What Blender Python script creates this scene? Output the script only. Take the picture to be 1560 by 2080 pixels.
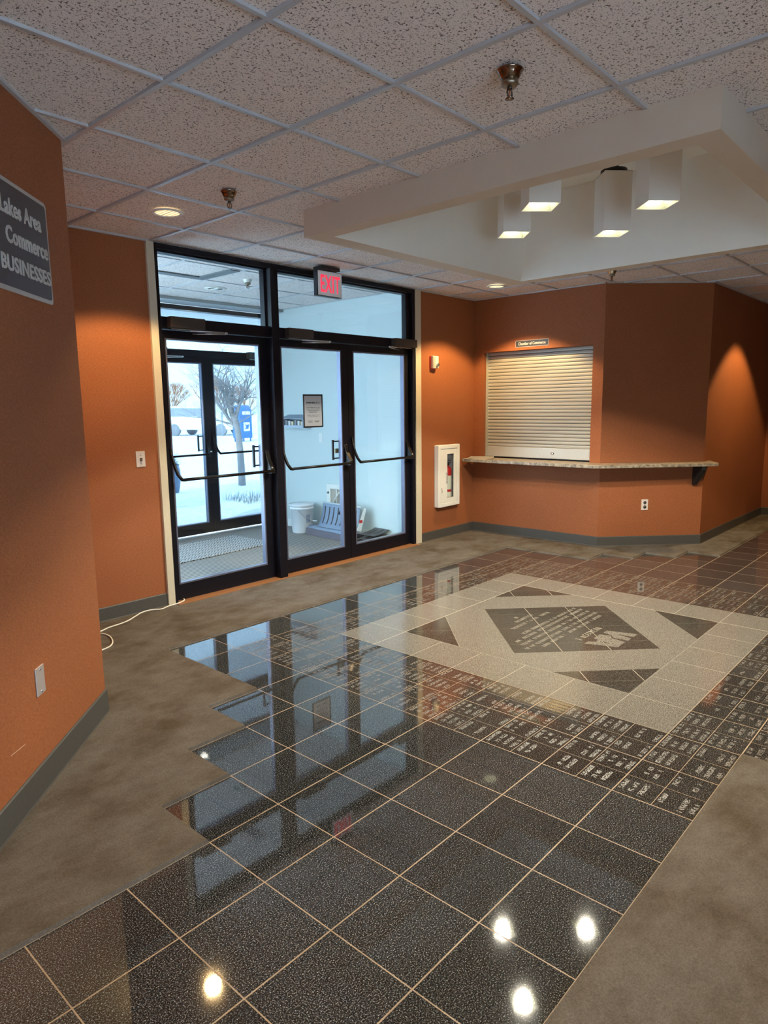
import bpy, bmesh, math, random
from mathutils import Vector, Matrix
random.seed(7)
for o in list(bpy.data.objects): bpy.data.objects.remove(o)
SC = bpy.context.scene
COL = SC.collection
# ------------------------------------------------------------------ camera
CAM = Vector((-2.69137, -4.73265, 1.54168))
yaw, pitch, roll = math.radians(47.89547), math.radians(-8.90225), math.radians(-0.76010)
fwd = Vector((math.sin(yaw)*math.cos(pitch), math.cos(yaw)*math.cos(pitch), math.sin(pitch)))
r0 = Vector((math.cos(yaw), -math.sin(yaw), 0)); u0 = r0.cross(fwd)
rgt = math.cos(roll)*r0 + math.sin(roll)*u0
upv = -math.sin(roll)*r0 + math.cos(roll)*u0
cd = bpy.data.cameras.new('camera'); cam = bpy.data.objects.new('camera', cd); COL.objects.link(cam)
M = Matrix((rgt, upv, -fwd)).transposed().to_4x4(); M.translation = CAM
cam.matrix_world = M
cd.sensor_fit = 'HORIZONTAL'; cd.sensor_width = 36.0; cd.lens = 36.0*1379.88/1560.0
cd.clip_start = 0.05; cd.clip_end = 400
SC.camera = cam
# ------------------------------------------------------------------ world, sun, exposure
SC.view_settings.view_transform = 'Standard'; SC.view_settings.look = 'None'
SC.view_settings.gamma = 1.0; SC.view_settings.use_curve_mapping = False
SC.view_settings.exposure = 1.7
W = bpy.data.worlds.new('sky'); SC.world = W; W.use_nodes = True
bg = W.node_tree.nodes['Background']
bg.inputs[0].default_value = (0.60, 0.80, 1.0, 1); bg.inputs[1].default_value = 4.0
sd = bpy.data.lights.new('sun', 'SUN'); sd.energy = 4.0; sd.color = (1.0, 0.86, 0.68); sd.angle = math.radians(1.0)
so = bpy.data.objects.new('sun', sd); COL.objects.link(so)
so.rotation_euler = Vector((-0.86, -0.36, 0.40)).to_track_quat('Z', 'Y').to_euler()
pd = bpy.data.lights.new('door_portal', 'AREA'); pd.shape = 'RECTANGLE'; pd.size = 3.1; pd.size_y = 2.7
pd.cycles.is_portal = True
po = bpy.data.objects.new('door_portal', pd); COL.objects.link(po); po.location = (1.5, 2.52, 1.37)
po.rotation_euler = (math.radians(-90), 0, 0)      # faces into the vestibule (-Y)
pd3 = bpy.data.lights.new('side_portal', 'AREA'); pd3.shape = 'RECTANGLE'; pd3.size = 2.1; pd3.size_y = 2.5; pd3.cycles.is_portal = True
po3 = bpy.data.objects.new('side_portal', pd3); COL.objects.link(po3); po3.location = (-.2, 1.26, 1.37)
po3.rotation_euler = (0, math.radians(-90), 0)
pd2 = bpy.data.lights.new('window_portal', 'AREA'); pd2.shape = 'RECTANGLE'; pd2.size = 3.6; pd2.size_y = 2.0
pd2.cycles.is_portal = True
po2 = bpy.data.objects.new('window_portal', pd2); COL.objects.link(po2); po2.location = (-3.4, -7.36, 1.2)
po2.rotation_euler = (math.radians(90), 0, 0)
WARM = (1.0, 0.66, 0.28)
CFL = (1.0, 0.93, 0.74)
def spot(name, loc, energy, color, size_deg, blend=0.25, radius=0.05, parent=None):
    l = bpy.data.lights.new(name, 'SPOT'); l.energy = energy; l.color = color
    l.spot_size = math.radians(size_deg); l.spot_blend = blend; l.shadow_soft_size = radius
    o = bpy.data.objects.new(name, l); COL.objects.link(o); o.location = loc
    if parent: o.parent = parent; o.matrix_parent_inverse = parent.matrix_world.inverted()
    return o
# ------------------------------------------------------------------ measures
H = 2.745
S = 0.3145087                      # floor tile pitch
OX, OY = -1.468573, -3.391757      # floor grid origin
T = 0.6096                         # ceiling tile pitch
CX, CY = -1.1829, -2.90268
def gx(i): return OX + i*S
def gy(j): return OY + j*S
# ------------------------------------------------------------------ shader helpers
class NT:
    def __init__(s, name):
        s.m = bpy.data.materials.new(name); s.m.use_nodes = True
        s.t = s.m.node_tree; s.n = s.t.nodes; s.l = s.t.links
        s.b = s.n['Principled BSDF']
    def sock(s, v, inp):
        if isinstance(v, bpy.types.NodeSocket): s.l.new(v, inp)
        else: inp.default_value = v
    def math(s, op, a, b=None, c=None, clamp=False):
        n = s.n.new('ShaderNodeMath'); n.operation = op; n.use_clamp = clamp
        s.sock(a, n.inputs[0])
        if b is not None: s.sock(b, n.inputs[1])
        if c is not None: s.sock(c, n.inputs[2])
        return n.outputs[0]
    def add(s, a, b): return s.math('ADD', a, b)
    def sub(s, a, b): return s.math('SUBTRACT', a, b)
    def mul(s, a, b): return s.math('MULTIPLY', a, b)
    def lt(s, a, b): return s.math('LESS_THAN', a, b)
    def gt(s, a, b): return s.math('GREATER_THAN', a, b)
    def mx(s, a, b): return s.math('MAXIMUM', a, b)
    def mn(s, a, b): return s.math('MINIMUM', a, b)
    def absf(s, a): return s.math('ABSOLUTE', a)
    def fr(s, a): return s.math('FRACT', a)
    def fl(s, a): return s.math('FLOOR', a)
    def line(s, c, w):       # distance to nearest integer * 1 < w
        return s.lt(s.absf(s.sub(s.fr(s.add(c, 0.5)), 0.5)), w)
    def pos(s):
        g = s.n.new('ShaderNodeTexCoord'); return g.outputs['Object']
    def xyz(s, v):
        n = s.n.new('ShaderNodeSeparateXYZ'); s.l.new(v, n.inputs[0]); return n.outputs
    def vec(s, x, y, z=0.0):
        n = s.n.new('ShaderNodeCombineXYZ'); s.sock(x, n.inputs[0]); s.sock(y, n.inputs[1]); s.sock(z, n.inputs[2]); return n.outputs[0]
    def mapping(s, v, scale):
        n = s.n.new('ShaderNodeMapping'); s.l.new(v, n.inputs[0]); n.inputs['Scale'].default_value = scale; return n.outputs[0]
    def noise(s, v, scale, detail=2.0, rough=0.5, out=0):
        n = s.n.new('ShaderNodeTexNoise'); s.l.new(v, n.inputs['Vector']); n.inputs['Scale'].default_value = scale
        n.inputs['Detail'].default_value = detail; n.inputs['Roughness'].default_value = rough; return n.outputs[out]
    def white(s, v):
        n = s.n.new('ShaderNodeTexWhiteNoise'); s.l.new(v, n.inputs['Vector']); return n.outputs[0]
    def vor(s, v, scale, out=0):
        n = s.n.new('ShaderNodeTexVoronoi'); s.l.new(v, n.inputs['Vector']); n.inputs['Scale'].default_value = scale; return n.outputs[out]
    def ramp(s, f, stops, const=False):
        n = s.n.new('ShaderNodeValToRGB'); s.l.new(f, n.inputs[0]); cr = n.color_ramp
        if const: cr.interpolation = 'CONSTANT'
        while len(cr.elements) < len(stops): cr.elements.new(0.5)
        for e, (p, c) in zip(cr.elements, stops):
            e.position = p; e.color = (*c, 1) if len(c) == 3 else c
        return n.outputs[0]
    def mix(s, f, a, b, blend='MIX'):
        n = s.n.new('ShaderNodeMix'); n.data_type = 'RGBA'; n.blend_type = blend
        s.sock(f, n.inputs[0]); 
        for v, k in ((a, 6), (b, 7)):
            if isinstance(v, tuple): n.inputs[k].default_value = (*v, 1) if len(v) == 3 else v
            else: s.l.new(v, n.inputs[k])
        return n.outputs[2]
    def col(s, v):
        if isinstance(v, tuple): s.b.inputs['Base Color'].default_value = (*v, 1)
        else: s.l.new(v, s.b.inputs['Base Color'])
    def rough(s, v): s.sock(v, s.b.inputs['Roughness'])
    def metal(s, v): s.sock(v, s.b.inputs['Metallic'])
    def spec(s, v): s.sock(v, s.b.inputs['Specular IOR Level'])
    def bump(s, h, strength=0.3, dist=0.002):
        n = s.n.new('ShaderNodeBump'); n.inputs['Strength'].default_value = strength; n.inputs['Distance'].default_value = dist
        s.l.new(h, n.inputs['Height']); s.l.new(n.outputs[0], s.b.inputs['Normal'])
    def emit(s, c, st):
        s.b.inputs['Emission Color'].default_value = (*c, 1); s.b.inputs['Emission Strength'].default_value = st
MATS = {}
def simple(name, color, rough=0.5, metal=0.0, spec=0.5, var=0.06, scale=40.0):
    """plain surface with a slight procedural mottling"""
    if name in MATS: return MATS[name]
    t = NT(name); p = t.pos(); n = t.noise(p, scale, 3)
    lo = tuple(c*(1-var) for c in color); hi = tuple(min(1, c*(1+var)) for c in color)
    t.col(t.mix(n, lo, hi)); t.rough(rough); t.metal(metal); t.spec(spec)
    MATS[name] = t.m; return t.m
def glass_mat(name='clear_glass', tint=(0.93, 0.965, 0.97)):
    t = NT(name); t.n.remove(t.b)
    tr = t.n.new('ShaderNodeBsdfTransparent'); tr.inputs[0].default_value = (*tint, 1)
    gl = t.n.new('ShaderNodeBsdfGlossy'); gl.inputs['Roughness'].default_value = 0.0; gl.inputs[0].default_value = (1, 1, 1, 1)
    lw = t.n.new('ShaderNodeLayerWeight'); lw.inputs[0].default_value = 0.5
    fr = t.n.new('ShaderNodeMath'); fr.operation = 'MULTIPLY_ADD'
    t.l.new(t.math('POWER', lw.outputs['Facing'], 5.0), fr.inputs[0]); fr.inputs[1].default_value = 0.92; fr.inputs[2].default_value = 0.035
    mx = t.n.new('ShaderNodeMixShader'); out = t.n['Material Output']
    t.l.new(fr.outputs[0], mx.inputs[0]); t.l.new(tr.outputs[0], mx.inputs[1]); t.l.new(gl.outputs[0], mx.inputs[2]); t.l.new(mx.outputs[0], out.inputs[0])
    return t.m
GLASS = glass_mat(); TINT = glass_mat('solar_tinted_glass', (0.40, 0.45, 0.48))  # TINT is darkened to dim the snow seen through the outer storefront
def granite():
    t = NT('dark_granite_tile'); p = t.pos(); x, y, z = t.xyz(p)
    i = t.mul(t.sub(x, OX), 1/S); j = t.mul(t.sub(y, OY), 1/S)
    n1 = t.noise(p, 235, 3, 0.78); n2 = t.noise(p, 480, 2, 0.6)
    g = t.ramp(n1, [(0.38, (0.003, 0.003, 0.004)), (0.48, (0.010, 0.010, 0.012)), (0.55, (0.044, 0.048, 0.053)), (0.66, (0.34, 0.36, 0.37))])
    g2 = t.ramp(n2, [(0.45, (0.55, 0.55, 0.55)), (0.68, (1.9, 1.9, 1.85))])
    c = t.mix(1.0, g, g2, 'MULTIPLY')
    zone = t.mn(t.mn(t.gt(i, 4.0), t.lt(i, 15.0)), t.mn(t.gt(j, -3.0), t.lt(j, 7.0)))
    fi = t.fl(i); fj = t.fl(j)
    tone = t.white(t.vec(fi, fj, 3.0))
    c = t.mix(1.0, c, t.ramp(tone, [(0.0, (0.82, 0.82, 0.82)), (1.0, (1.2, 1.2, 1.2))]), 'MULTIPLY')
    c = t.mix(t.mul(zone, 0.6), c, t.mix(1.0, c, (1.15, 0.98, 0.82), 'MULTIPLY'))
    # engraved donor lines on the half size bricks: rows run along X, glyph cells of 4 mm
    i2 = t.mul(i, 2); j2 = t.mul(j, 2); v = t.fr(j2); u = t.fr(i2)
    row = t.mul(v, 4.0); rid = t.fl(row); rv = t.fr(row)
    key = t.vec(t.fl(i2), t.add(t.mul(t.fl(j2), 7.0), rid), 1.0)
    rnd = t.white(key)
    rowm = t.mn(t.gt(rv, 0.26), t.lt(rv, 0.78))
    rowm = t.mn(rowm, t.gt(rnd, 0.22))
    half = t.add(0.17, t.mul(rnd, 0.22))
    um = t.lt(t.absf(t.sub(u, 0.5)), half)
    edge = t.mn(t.gt(v, 0.05), t.lt(v, 0.95))
    gl = t.white(t.vec(t.fl(t.mul(x, 1/0.0036)), t.fl(t.mul(y, 1/0.0042)), rid))
    sp = t.gt(t.white(t.vec(t.fl(t.mul(x, 1/0.013)), t.fl(t.mul(i2, 1)), rid)), 0.18)
    txt = t.mn(t.mn(t.mn(rowm, um), edge), t.mn(t.mn(zone, t.gt(gl, 0.5)), sp))
    c = t.mix(t.mul(txt, 0.5), c, (0.17, 0.155, 0.135))
    gi = t.line(i, 0.0065); gj = t.line(j, 0.0075)
    hz = t.mn(zone, t.mx(t.line(i2, 0.006), t.line(j2, 0.008)))
    gro = t.mx(t.mx(gi, gj), hz)
    gc = t.mix(t.noise(p, 6, 3), (0.20, 0.13, 0.08), (0.46, 0.37, 0.27))
    c = t.mix(gro, c, gc)
    t.col(c); t.rough(t.add(t.mul(t.mx(gro, t.mul(txt, 0.8)), 0.55), t.add(0.02, t.mul(t.noise(p, 3, 4), 0.025))))
    t.spec(t.sub(0.95, t.mul(gro, 0.7))); t.b.inputs['IOR'].default_value = 1.6
    t.bump(t.sub(t.mul(t.noise(p, 1.6, 2), 0.25), t.mx(gro, txt)), 0.12, 0.0015)
    return t.m
def light_granite():
    t = NT('light_granite_inlay'); p = t.pos(); x, y, z = t.xyz(p)
    i = t.mul(t.sub(x, OX), 1/S); j = t.mul(t.sub(y, OY), 1/S)
    n1 = t.noise(p, 300, 3, 0.7)
    c = t.ramp(n1, [(0.36, (0.025, 0.023, 0.021)), (0.46, (0.11, 0.104, 0.094)), (0.56, (0.225, 0.215, 0.195)), (0.68, (0.42, 0.41, 0.38))])
    b = t.mx(t.mx(t.lt(t.absf(t.sub(i, 12.0)), 0.0065), t.lt(t.absf(t.sub(j, 5.0)), 0.006)), t.mul(t.mn(t.mx(t.line(i, 0.005), t.line(j, 0.005)), t.mx(t.mx(t.lt(i, 7.0), t.gt(i, 12.0)), t.mx(t.lt(j, 0.0), t.gt(j, 5.0)))), 0.45))
    c = t.mix(b, c, (0.42, 0.37, 0.30))
    t.col(c); t.rough(t.add(0.16, t.mul(b, 0.5))); t.spec(0.5); t.bump(n1, 0.05, 0.001); return t.m
def dark_inlay():
    t = NT('dark_granite_inlay'); p = t.pos(); x, y, z = t.xyz(p)
    i = t.mul(t.sub(x, OX), 1/S); j = t.mul(t.sub(y, OY), 1/S)
    n1 = t.noise(p, 300, 3, 0.72)
    c = t.ramp(n1, [(0.36, (0.008, 0.0075, 0.007)), (0.47, (0.025, 0.0235, 0.021)), (0.56, (0.065, 0.061, 0.054)), (0.68, (0.20, 0.19, 0.17))])
    dmj = t.mul(t.sub(t.sub(i, j), 6.28), 1/1.41)
    dpj = t.mul(t.sub(t.add(i, j), 12.0), 1/1.41)
    b = t.mx(t.line(dmj, 0.006), t.mul(t.line(dpj, 0.004), 0.3))
    c = t.mix(b, c, (0.42, 0.38, 0.31)); t.col(c); t.rough(0.12); t.spec(0.5); return t.m
def carpet_mat():
    t = NT('grey_brown_carpet'); p = t.pos()
    n1 = t.noise(p, 190, 4, 0.85); n2 = t.noise(t.mapping(p, (1.0, 1.35, 1)), 2.6, 5, 0.6); n3 = t.noise(t.mapping(p, (1.0, 1.6, 1)), 7.0, 5, 0.65)
    c = t.mix(n1, (0.0, 0.0, 0.0), (0.250, 0.224, 0.200))
    c = t.mix(1.0, c, t.ramp(n2, [(0.32, (0.66, 0.58, 0.48)), (0.5, (1.0, 0.97, 0.93)), (0.66, (1.12, 1.12, 1.12))]), 'MULTIPLY')
    c = t.mix(1.0, c, t.ramp(n3, [(0.36, (0.86, 0.84, 0.82)), (0.62, (1.06, 1.06, 1.06))]), 'MULTIPLY')
    t.col(c); t.rough(0.95); t.spec(0.08)
    t.bump(t.add(t.mul(n1, 1.0), t.mul(n3, 1.5)), 0.7, 0.004); return t.m
def wallpaper(name='orange_wallcovering', gx_=1.0, gz=1.0):
    t = NT(name); p = t.pos()
    a = t.noise(t.mapping(p, (60, 60, 420)), 1.0, 3, 0.7); b = t.noise(t.mapping(p, (420, 420, 80)), 1.0, 2, 0.6)
    f = t.add(t.mul(a, 0.6), t.mul(b, 0.4))
    c = t.ramp(f, [(0.38, (0.215, 0.066, 0.023)), (0.52, (0.300, 0.098, 0.036)), (0.66, (0.385, 0.138, 0.055))])
    c = t.mix(1.0, c, t.ramp(t.noise(p, 1.4, 3), [(0.3, (0.93, 0.93, 0.93)), (0.7, (1.05, 1.05, 1.05))]), 'MULTIPLY')
    t.col(c); t.rough(0.62); t.spec(0.3); t.bump(f, 0.35, 0.0012); return t.m
def ceiling_tile_mat():
    t = NT('fissured_ceiling_tile'); p = t.pos(); x, y, z = t.xyz(p)
    w = t.noise(t.mapping(p, (1.0, 1.0, 1.0)), 105, 2.5, 0.62)
    w2 = t.noise(p, 190, 1.5, 0.6)
    hole = t.mx(t.math('MULTIPLY', t.sub(w, 0.585), 20.0, clamp=True), t.math('MULTIPLY', t.sub(w2, 0.63), 20.0, clamp=True))
    base = t.mix(t.noise(p, 300, 2), (0.74, 0.67, 0.64), (0.88, 0.80, 0.765))
    c = t.mix(t.mul(hole, 0.86), base, (0.065, 0.05, 0.045))
    t.col(c); t.rough(0.92); t.spec(0.15); t.bump(t.mul(hole, -1.0), 0.6, 0.002); return t.m
M_GRAN = granite(); M_LIGHT = light_granite(); M_DARK = dark_inlay(); M_CARPET = carpet_mat(); M_WALL = wallpaper(); M_CEIL = ceiling_tile_mat()
M_TEE = simple('white_ceiling_tee', (0.46, 0.46, 0.48), 0.3)
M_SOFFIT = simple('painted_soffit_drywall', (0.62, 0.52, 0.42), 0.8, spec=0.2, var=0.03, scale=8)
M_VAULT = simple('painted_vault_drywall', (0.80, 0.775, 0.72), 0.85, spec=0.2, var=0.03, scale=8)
M_BASE = simple('charcoal_rubber_base', (0.062, 0.058, 0.052), 0.55, var=0.2, scale=60)
M_TRIM = simple('cream_painted_trim', (0.56, 0.50, 0.38), 0.45)
M_FRAME = simple('dark_bronze_aluminium', (0.0055, 0.005, 0.009), 0.4, metal=0.0, spec=0.25, var=0.15)
M_BAR = simple('dark_bronze_bar', (0.02, 0.018, 0.018), 0.3, metal=0.8)
M_STEEL = simple('satin_steel', (0.62, 0.62, 0.64), 0.28, metal=1.0)
M_BRASS = simple('bronzed_sprinkler_metal', (0.30, 0.23, 0.18), 0.16, metal=1.0)
M_CHROME = simple('chrome', (0.75, 0.75, 0.75), 0.08, metal=1.0)
M_WHITE = simple('white_enamel', (0.74, 0.73, 0.68), 0.4)
M_PLAST = simple('white_plastic', (0.75, 0.75, 0.73), 0.35)
M_BLACK = simple('black_plastic', (0.012, 0.012, 0.013), 0.45)
M_VEST = simple('pale_green_wall_paint', (0.58, 0.66, 0.66), 0.7, spec=0.25, var=0.02, scale=6)
M_SIGNGREY = simple('charcoal_sign_face', (0.05, 0.052, 0.062), 0.3, var=0.12, scale=20)
M_SIGNLET = simple('pale_grey_lettering', (0.50, 0.48, 0.46), 0.5)
M_RED = simple('red_enamel', (0.55, 0.02, 0.02), 0.3)
# ------------------------------------------------------------------ mesh helpers
class MB:
    def __init__(s): s.v = []; s.f = []; s.mi = []; s.sm = []
    def q(s, pts, m=0, sm=False):
        b = len(s.v); s.v += [tuple(p) for p in pts]; s.f.append(tuple(range(b, b+len(pts)))); s.mi.append(m); s.sm.append(sm)
    def box(s, x0, x1, y0, y1, z0, z1, m=0, mat=None):
        P = [Vector((x, y, z)) for z in (z0, z1) for y in (y0, y1) for x in (x0, x1)]
        if mat is not None: P = [mat @ p for p in P]
        b = len(s.v); s.v += [tuple(p) for p in P]
        for f in ((0, 2, 3, 1), (4, 5, 7, 6), (0, 1, 5, 4), (2, 6, 7, 3), (0, 4, 6, 2), (1, 3, 7, 5)):
            s.f.append(tuple(b+k for k in f)); s.mi.append(m); s.sm.append(False)
        return s
    def prism(s, poly, h0, h1, fn=lambda a, b, h: (a, b, h), m=0):
        """extrude 2D polygon (ccw) between heights, mapped by fn"""
        n = len(poly); b = len(s.v)
        s.v += [tuple(fn(a, c, h0)) for a, c in poly] + [tuple(fn(a, c, h1)) for a, c in poly]
        s.f.append(tuple(b+k for k in reversed(range(n)))); s.f.append(tuple(b+n+k for k in range(n)))
        s.mi += [m, m]; s.sm += [False, False]
        for k in range(n):
            s.f.append((b+k, b+(k+1) % n, b+n+(k+1) % n, b+n+k)); s.mi.append(m); s.sm.append(False)
        return s
    def tube(s, pts, r, n=8, m=0, cap=True):
        pts = [Vector(p) for p in pts]; rr = r if isinstance(r, (list, tuple)) else [r]*len(pts)
        b = len(s.v); up = None
        for k, p in enumerate(pts):
            d = (pts[min(k+1, len(pts)-1)]-pts[max(k-1, 0)]).normalized()
            if up is None: up = Vector((0, 0, 1)) if abs(d.z) < .9 else Vector((1, 0, 0))
            a = d.cross(up); 
            if a.length < 1e-6: a = d.cross(Vector((0, 1, 0)))
            a.normalize(); c = a.cross(d).normalized(); up = c
            for t in range(n):
                an = 2*math.pi*t/n; s.v.append(tuple(p+rr[k]*(math.cos(an)*a+math.sin(an)*c)))
        for k in range(len(pts)-1):
            for t in range(n):
                s.f.append((b+k*n+t, b+k*n+(t+1) % n, b+(k+1)*n+(t+1) % n, b+(k+1)*n+t)); s.mi.append(m); s.sm.append(True)
        if cap:
            s.f.append(tuple(b+t for t in reversed(range(n)))); s.mi.append(m); s.sm.append(False)
            s.f.append(tuple(b+(len(pts)-1)*n+t for t in range(n))); s.mi.append(m); s.sm.append(False)
        return s
    def lathe(s, prof, c=(0, 0, 0), n=24, m=0, axis='Z', mat=None):
        """prof: list of (radius, height)"""
        b = len(s.v)
        for r, h in prof:
            for t in range(n):
                an = 2*math.pi*t/n; p = Vector((r*math.cos(an), r*math.sin(an), h))
                if axis == 'Y': p = Vector((p.x, p.z, p.y))
                if axis == 'X': p = Vector((p.z, p.x, p.y))
                p = p + Vector(c)
                if mat is not None: p = mat @ p
                s.v.append(tuple(p))
        for k in range(len(prof)-1):
            for t in range(n):
                s.f.append((b+k*n+t, b+k*n+(t+1) % n, b+(k+1)*n+(t+1) % n, b+(k+1)*n+t)); s.mi.append(m); s.sm.append(True)
        return s
    def obj(s, name, mats, parent=None, bevel=0.0, loc=None, fixn=True):
        me = bpy.data.meshes.new(name); me.from_pydata(s.v, [], s.f)
        mats = mats if isinstance(mats, (list, tuple)) else [mats]
        for mt in mats: me.materials.append(mt)
        for p, mi, sm in zip(me.polygons, s.mi, s.sm): p.material_index = mi; p.use_smooth = sm
        bm = bmesh.new(); bm.from_mesh(me)
        bmesh.ops.remove_doubles(bm, verts=bm.verts, dist=1e-6)
        if fixn: bmesh.ops.recalc_face_normals(bm, faces=bm.faces)
        bm.to_mesh(me); bm.free()
        o = bpy.data.objects.new(name, me); COL.objects.link(o)
        if parent is not None:
            o.parent = parent; o.matrix_parent_inverse = Matrix.Translation(-parent_loc(parent))
        if bevel:
            md = o.modifiers.new('bevel', 'BEVEL'); md.width = bevel; md.segments = 2; md.limit_method = 'ANGLE'; md.angle_limit = math.radians(40)
        return o
def parent_loc(p):
    return Vector(p.location) if p.parent is None else Vector((0, 0, 0))   # nested meshes sit at the world origin
def tag(o, label=None, cat=None, group=None, kind=None):
    if label: o['label'] = label
    if cat: o['category'] = cat
    if group: o['group'] = group
    if kind: o['kind'] = kind
    return o
def thing(name, loc, label=None, cat=None, group=None, kind=None):
    o = bpy.data.objects.new(name, None); COL.objects.link(o); o.location = loc; o.empty_display_size = 0.1
    return tag(o, label, cat, group, kind)
def copy_tree(o, loc, label, parent=None):
    c = o.copy(); COL.objects.link(c)
    if parent is None:
        c.location = loc; c['label'] = label
    else: c.parent = parent
    for ch in list(o.children): copy_tree(ch, None, None, c)
    return c
def text_mesh(body, size, ext=0.001, bold=0.0, sx=1.0, align='LEFT', spacing=1.0):
    cu = bpy.data.curves.new('lettering', 'FONT'); cu.body = body; cu.size = size; cu.extrude = ext; cu.offset = bold
    cu.align_x = align; cu.space_character = spacing; cu.resolution_u = 3
    o = bpy.data.objects.new('lettering', cu); COL.objects.link(o)
    bpy.context.view_layer.update()
    me = bpy.data.meshes.new_from_object(o.evaluated_get(bpy.context.evaluated_depsgraph_get()))
    bpy.data.objects.remove(o); bpy.data.curves.remove(cu)
    for v in me.vertices: v.co.x *= sx
    return me
def place_text(name, me, mat, origin, xdir, zdir, parent):
    """lettering mesh: local x -> xdir, local y -> zdir; faces x cross z"""
    xd = Vector(xdir).normalized(); zd = Vector(zdir).normalized(); nd = xd.cross(zd)
    R = Matrix((xd, zd, nd)).transposed().to_4x4(); R.translation = Vector(origin)
    me.transform(R); me.name = name
    me.materials.clear(); me.materials.append(mat)
    o = bpy.data.objects.new(name, me); COL.objects.link(o)
    if parent: o.parent = parent; o.matrix_parent_inverse = Matrix.Translation(-parent_loc(parent))
    return o
def wall_panel(p0, p1, z0, z1, thick, holes=()):
    """vertical slab from p0 to p1 (2D); thickness goes to the left of p0->p1; holes (a0,a1,z0,z1)"""
    m = MB(); p0 = Vector(p0); p1 = Vector(p1); d = (p1-p0); L = d.length; d = d/L; nrm = Vector((-d.y, d.x))
    us = sorted({0.0, L, *[h[0] for h in holes], *[h[1] for h in holes]}); zs = sorted({z0, z1, *[h[2] for h in holes], *[h[3] for h in holes]})
    def inside(a, z): return any(h[0] < a < h[1] and h[2] < z < h[3] for h in holes)
    def P(a, b, z): q = p0+d*a+nrm*b; return (q.x, q.y, z)
    cells = {}
    for a in range(len(us)-1):
        for b in range(len(zs)-1): cells[a, b] = not inside((us[a]+us[a+1])/2, (zs[b]+zs[b+1])/2)
    for (a, b), solid in cells.items():
        if not solid: continue
        A0, A1, Z0, Z1 = us[a], us[a+1], zs[b], zs[b+1]
        m.q([P(A0, 0, Z0), P(A1, 0, Z0), P(A1, 0, Z1), P(A0, 0, Z1)]); m.q([P(A0, thick, Z0), P(A0, thick, Z1), P(A1, thick, Z1), P(A1, thick, Z0)])
        if not cells.get((a-1, b)): m.q([P(A0, 0, Z0), P(A0, 0, Z1), P(A0, thick, Z1), P(A0, thick, Z0)])
        if not cells.get((a+1, b)): m.q([P(A1, 0, Z0), P(A1, thick, Z0), P(A1, thick, Z1), P(A1, 0, Z1)])
        if not cells.get((a, b-1)): m.q([P(A0, 0, Z0), P(A0, thick, Z0), P(A1, thick, Z0), P(A1, 0, Z0)])
        if not cells.get((a, b+1)): m.q([P(A0, 0, Z1), P(A1, 0, Z1), P(A1, thick, Z1), P(A0, thick, Z1)])
    return m
# ------------------------------------------------------------------ floor
XMIN, XMAX, YMIN = -6.0, 12.0, -7.2
fl = MB().box(XMIN, XMAX, YMIN, 0.02, -0.12, 0.0); floor = fl.obj('floor', M_GRAN); tag(floor, kind='structure')
def G(i, j, z): return (gx(i), gy(j), z)
m = MB().prism([(6, -1), (13, -1), (13, 6), (6, 6)], 0.0, 0.0006, G); inl = m.obj('light_inlay', M_LIGHT, floor)
m = MB()
c_, h_ = 2.5, 2.09
m.prism([(9.5-h_, c_), (9.5, c_-h_), (9.5+h_, c_), (9.5, c_+h_)], 0.0, 0.0011, G)
for sx_ in (-1, 1):
    for sy_ in (-1, 1):
        P = [(9.5+sx_*2.48, c_+sy_*2.48), (9.5+sx_*2.48, c_+sy_*1.06), (9.5+sx_*1.06, c_+sy_*2.48)]
        if sx_*sy_ < 0: P.reverse()
        m.prism(P[::-1], 0.0, 0.0011, G)
m.obj('dark_inlay', M_DARK, floor)
m = MB()
m.prism([(8.793, 1.684), (8.959, 1.277), (9.019, 1.077), (9.413, 1.08), (9.47, 1.40), (9.60, 1.47), (9.537, 1.691), (9.226, 1.681), (9.175, 1.548), (9.121, 1.579), (9.048, 1.541), (8.975, 1.688)], 0.0, 0.0016, G)
m.prism([(9.537, 1.068), (9.712, 1.083), (9.773, 1.408), (9.836, 1.074), (10.052, 1.08), (9.865, 1.675), (9.696, 1.681), (9.64, 1.47), (9.51, 1.39)], 0.0, 0.0016, G)
m.obj('logo_inlay', M_LIGHT, floor)
m = MB(); m.prism([(9.09, 1.43), (9.12, 1.30), (9.165, 1.45)], 0.0, 0.002, G); m.obj('logo_notch', M_DARK, floor)
m = MB(); rg = random.Random(3)
rows = [(9.353, 9.512, 3.66, .09), (9.041, 9.852, 3.50, .09), (8.644, 10.256, 3.30, .09), (8.463, 10.933, 2.97, .085), (7.989, 10.962, 2.81, .085), (7.89, 10.92, 2.62, .085), (7.747, 10.943, 2.43, .085), (8.116, 10.765, 2.25, .085), (8.924, 9.957, 1.895, .15)]
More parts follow.
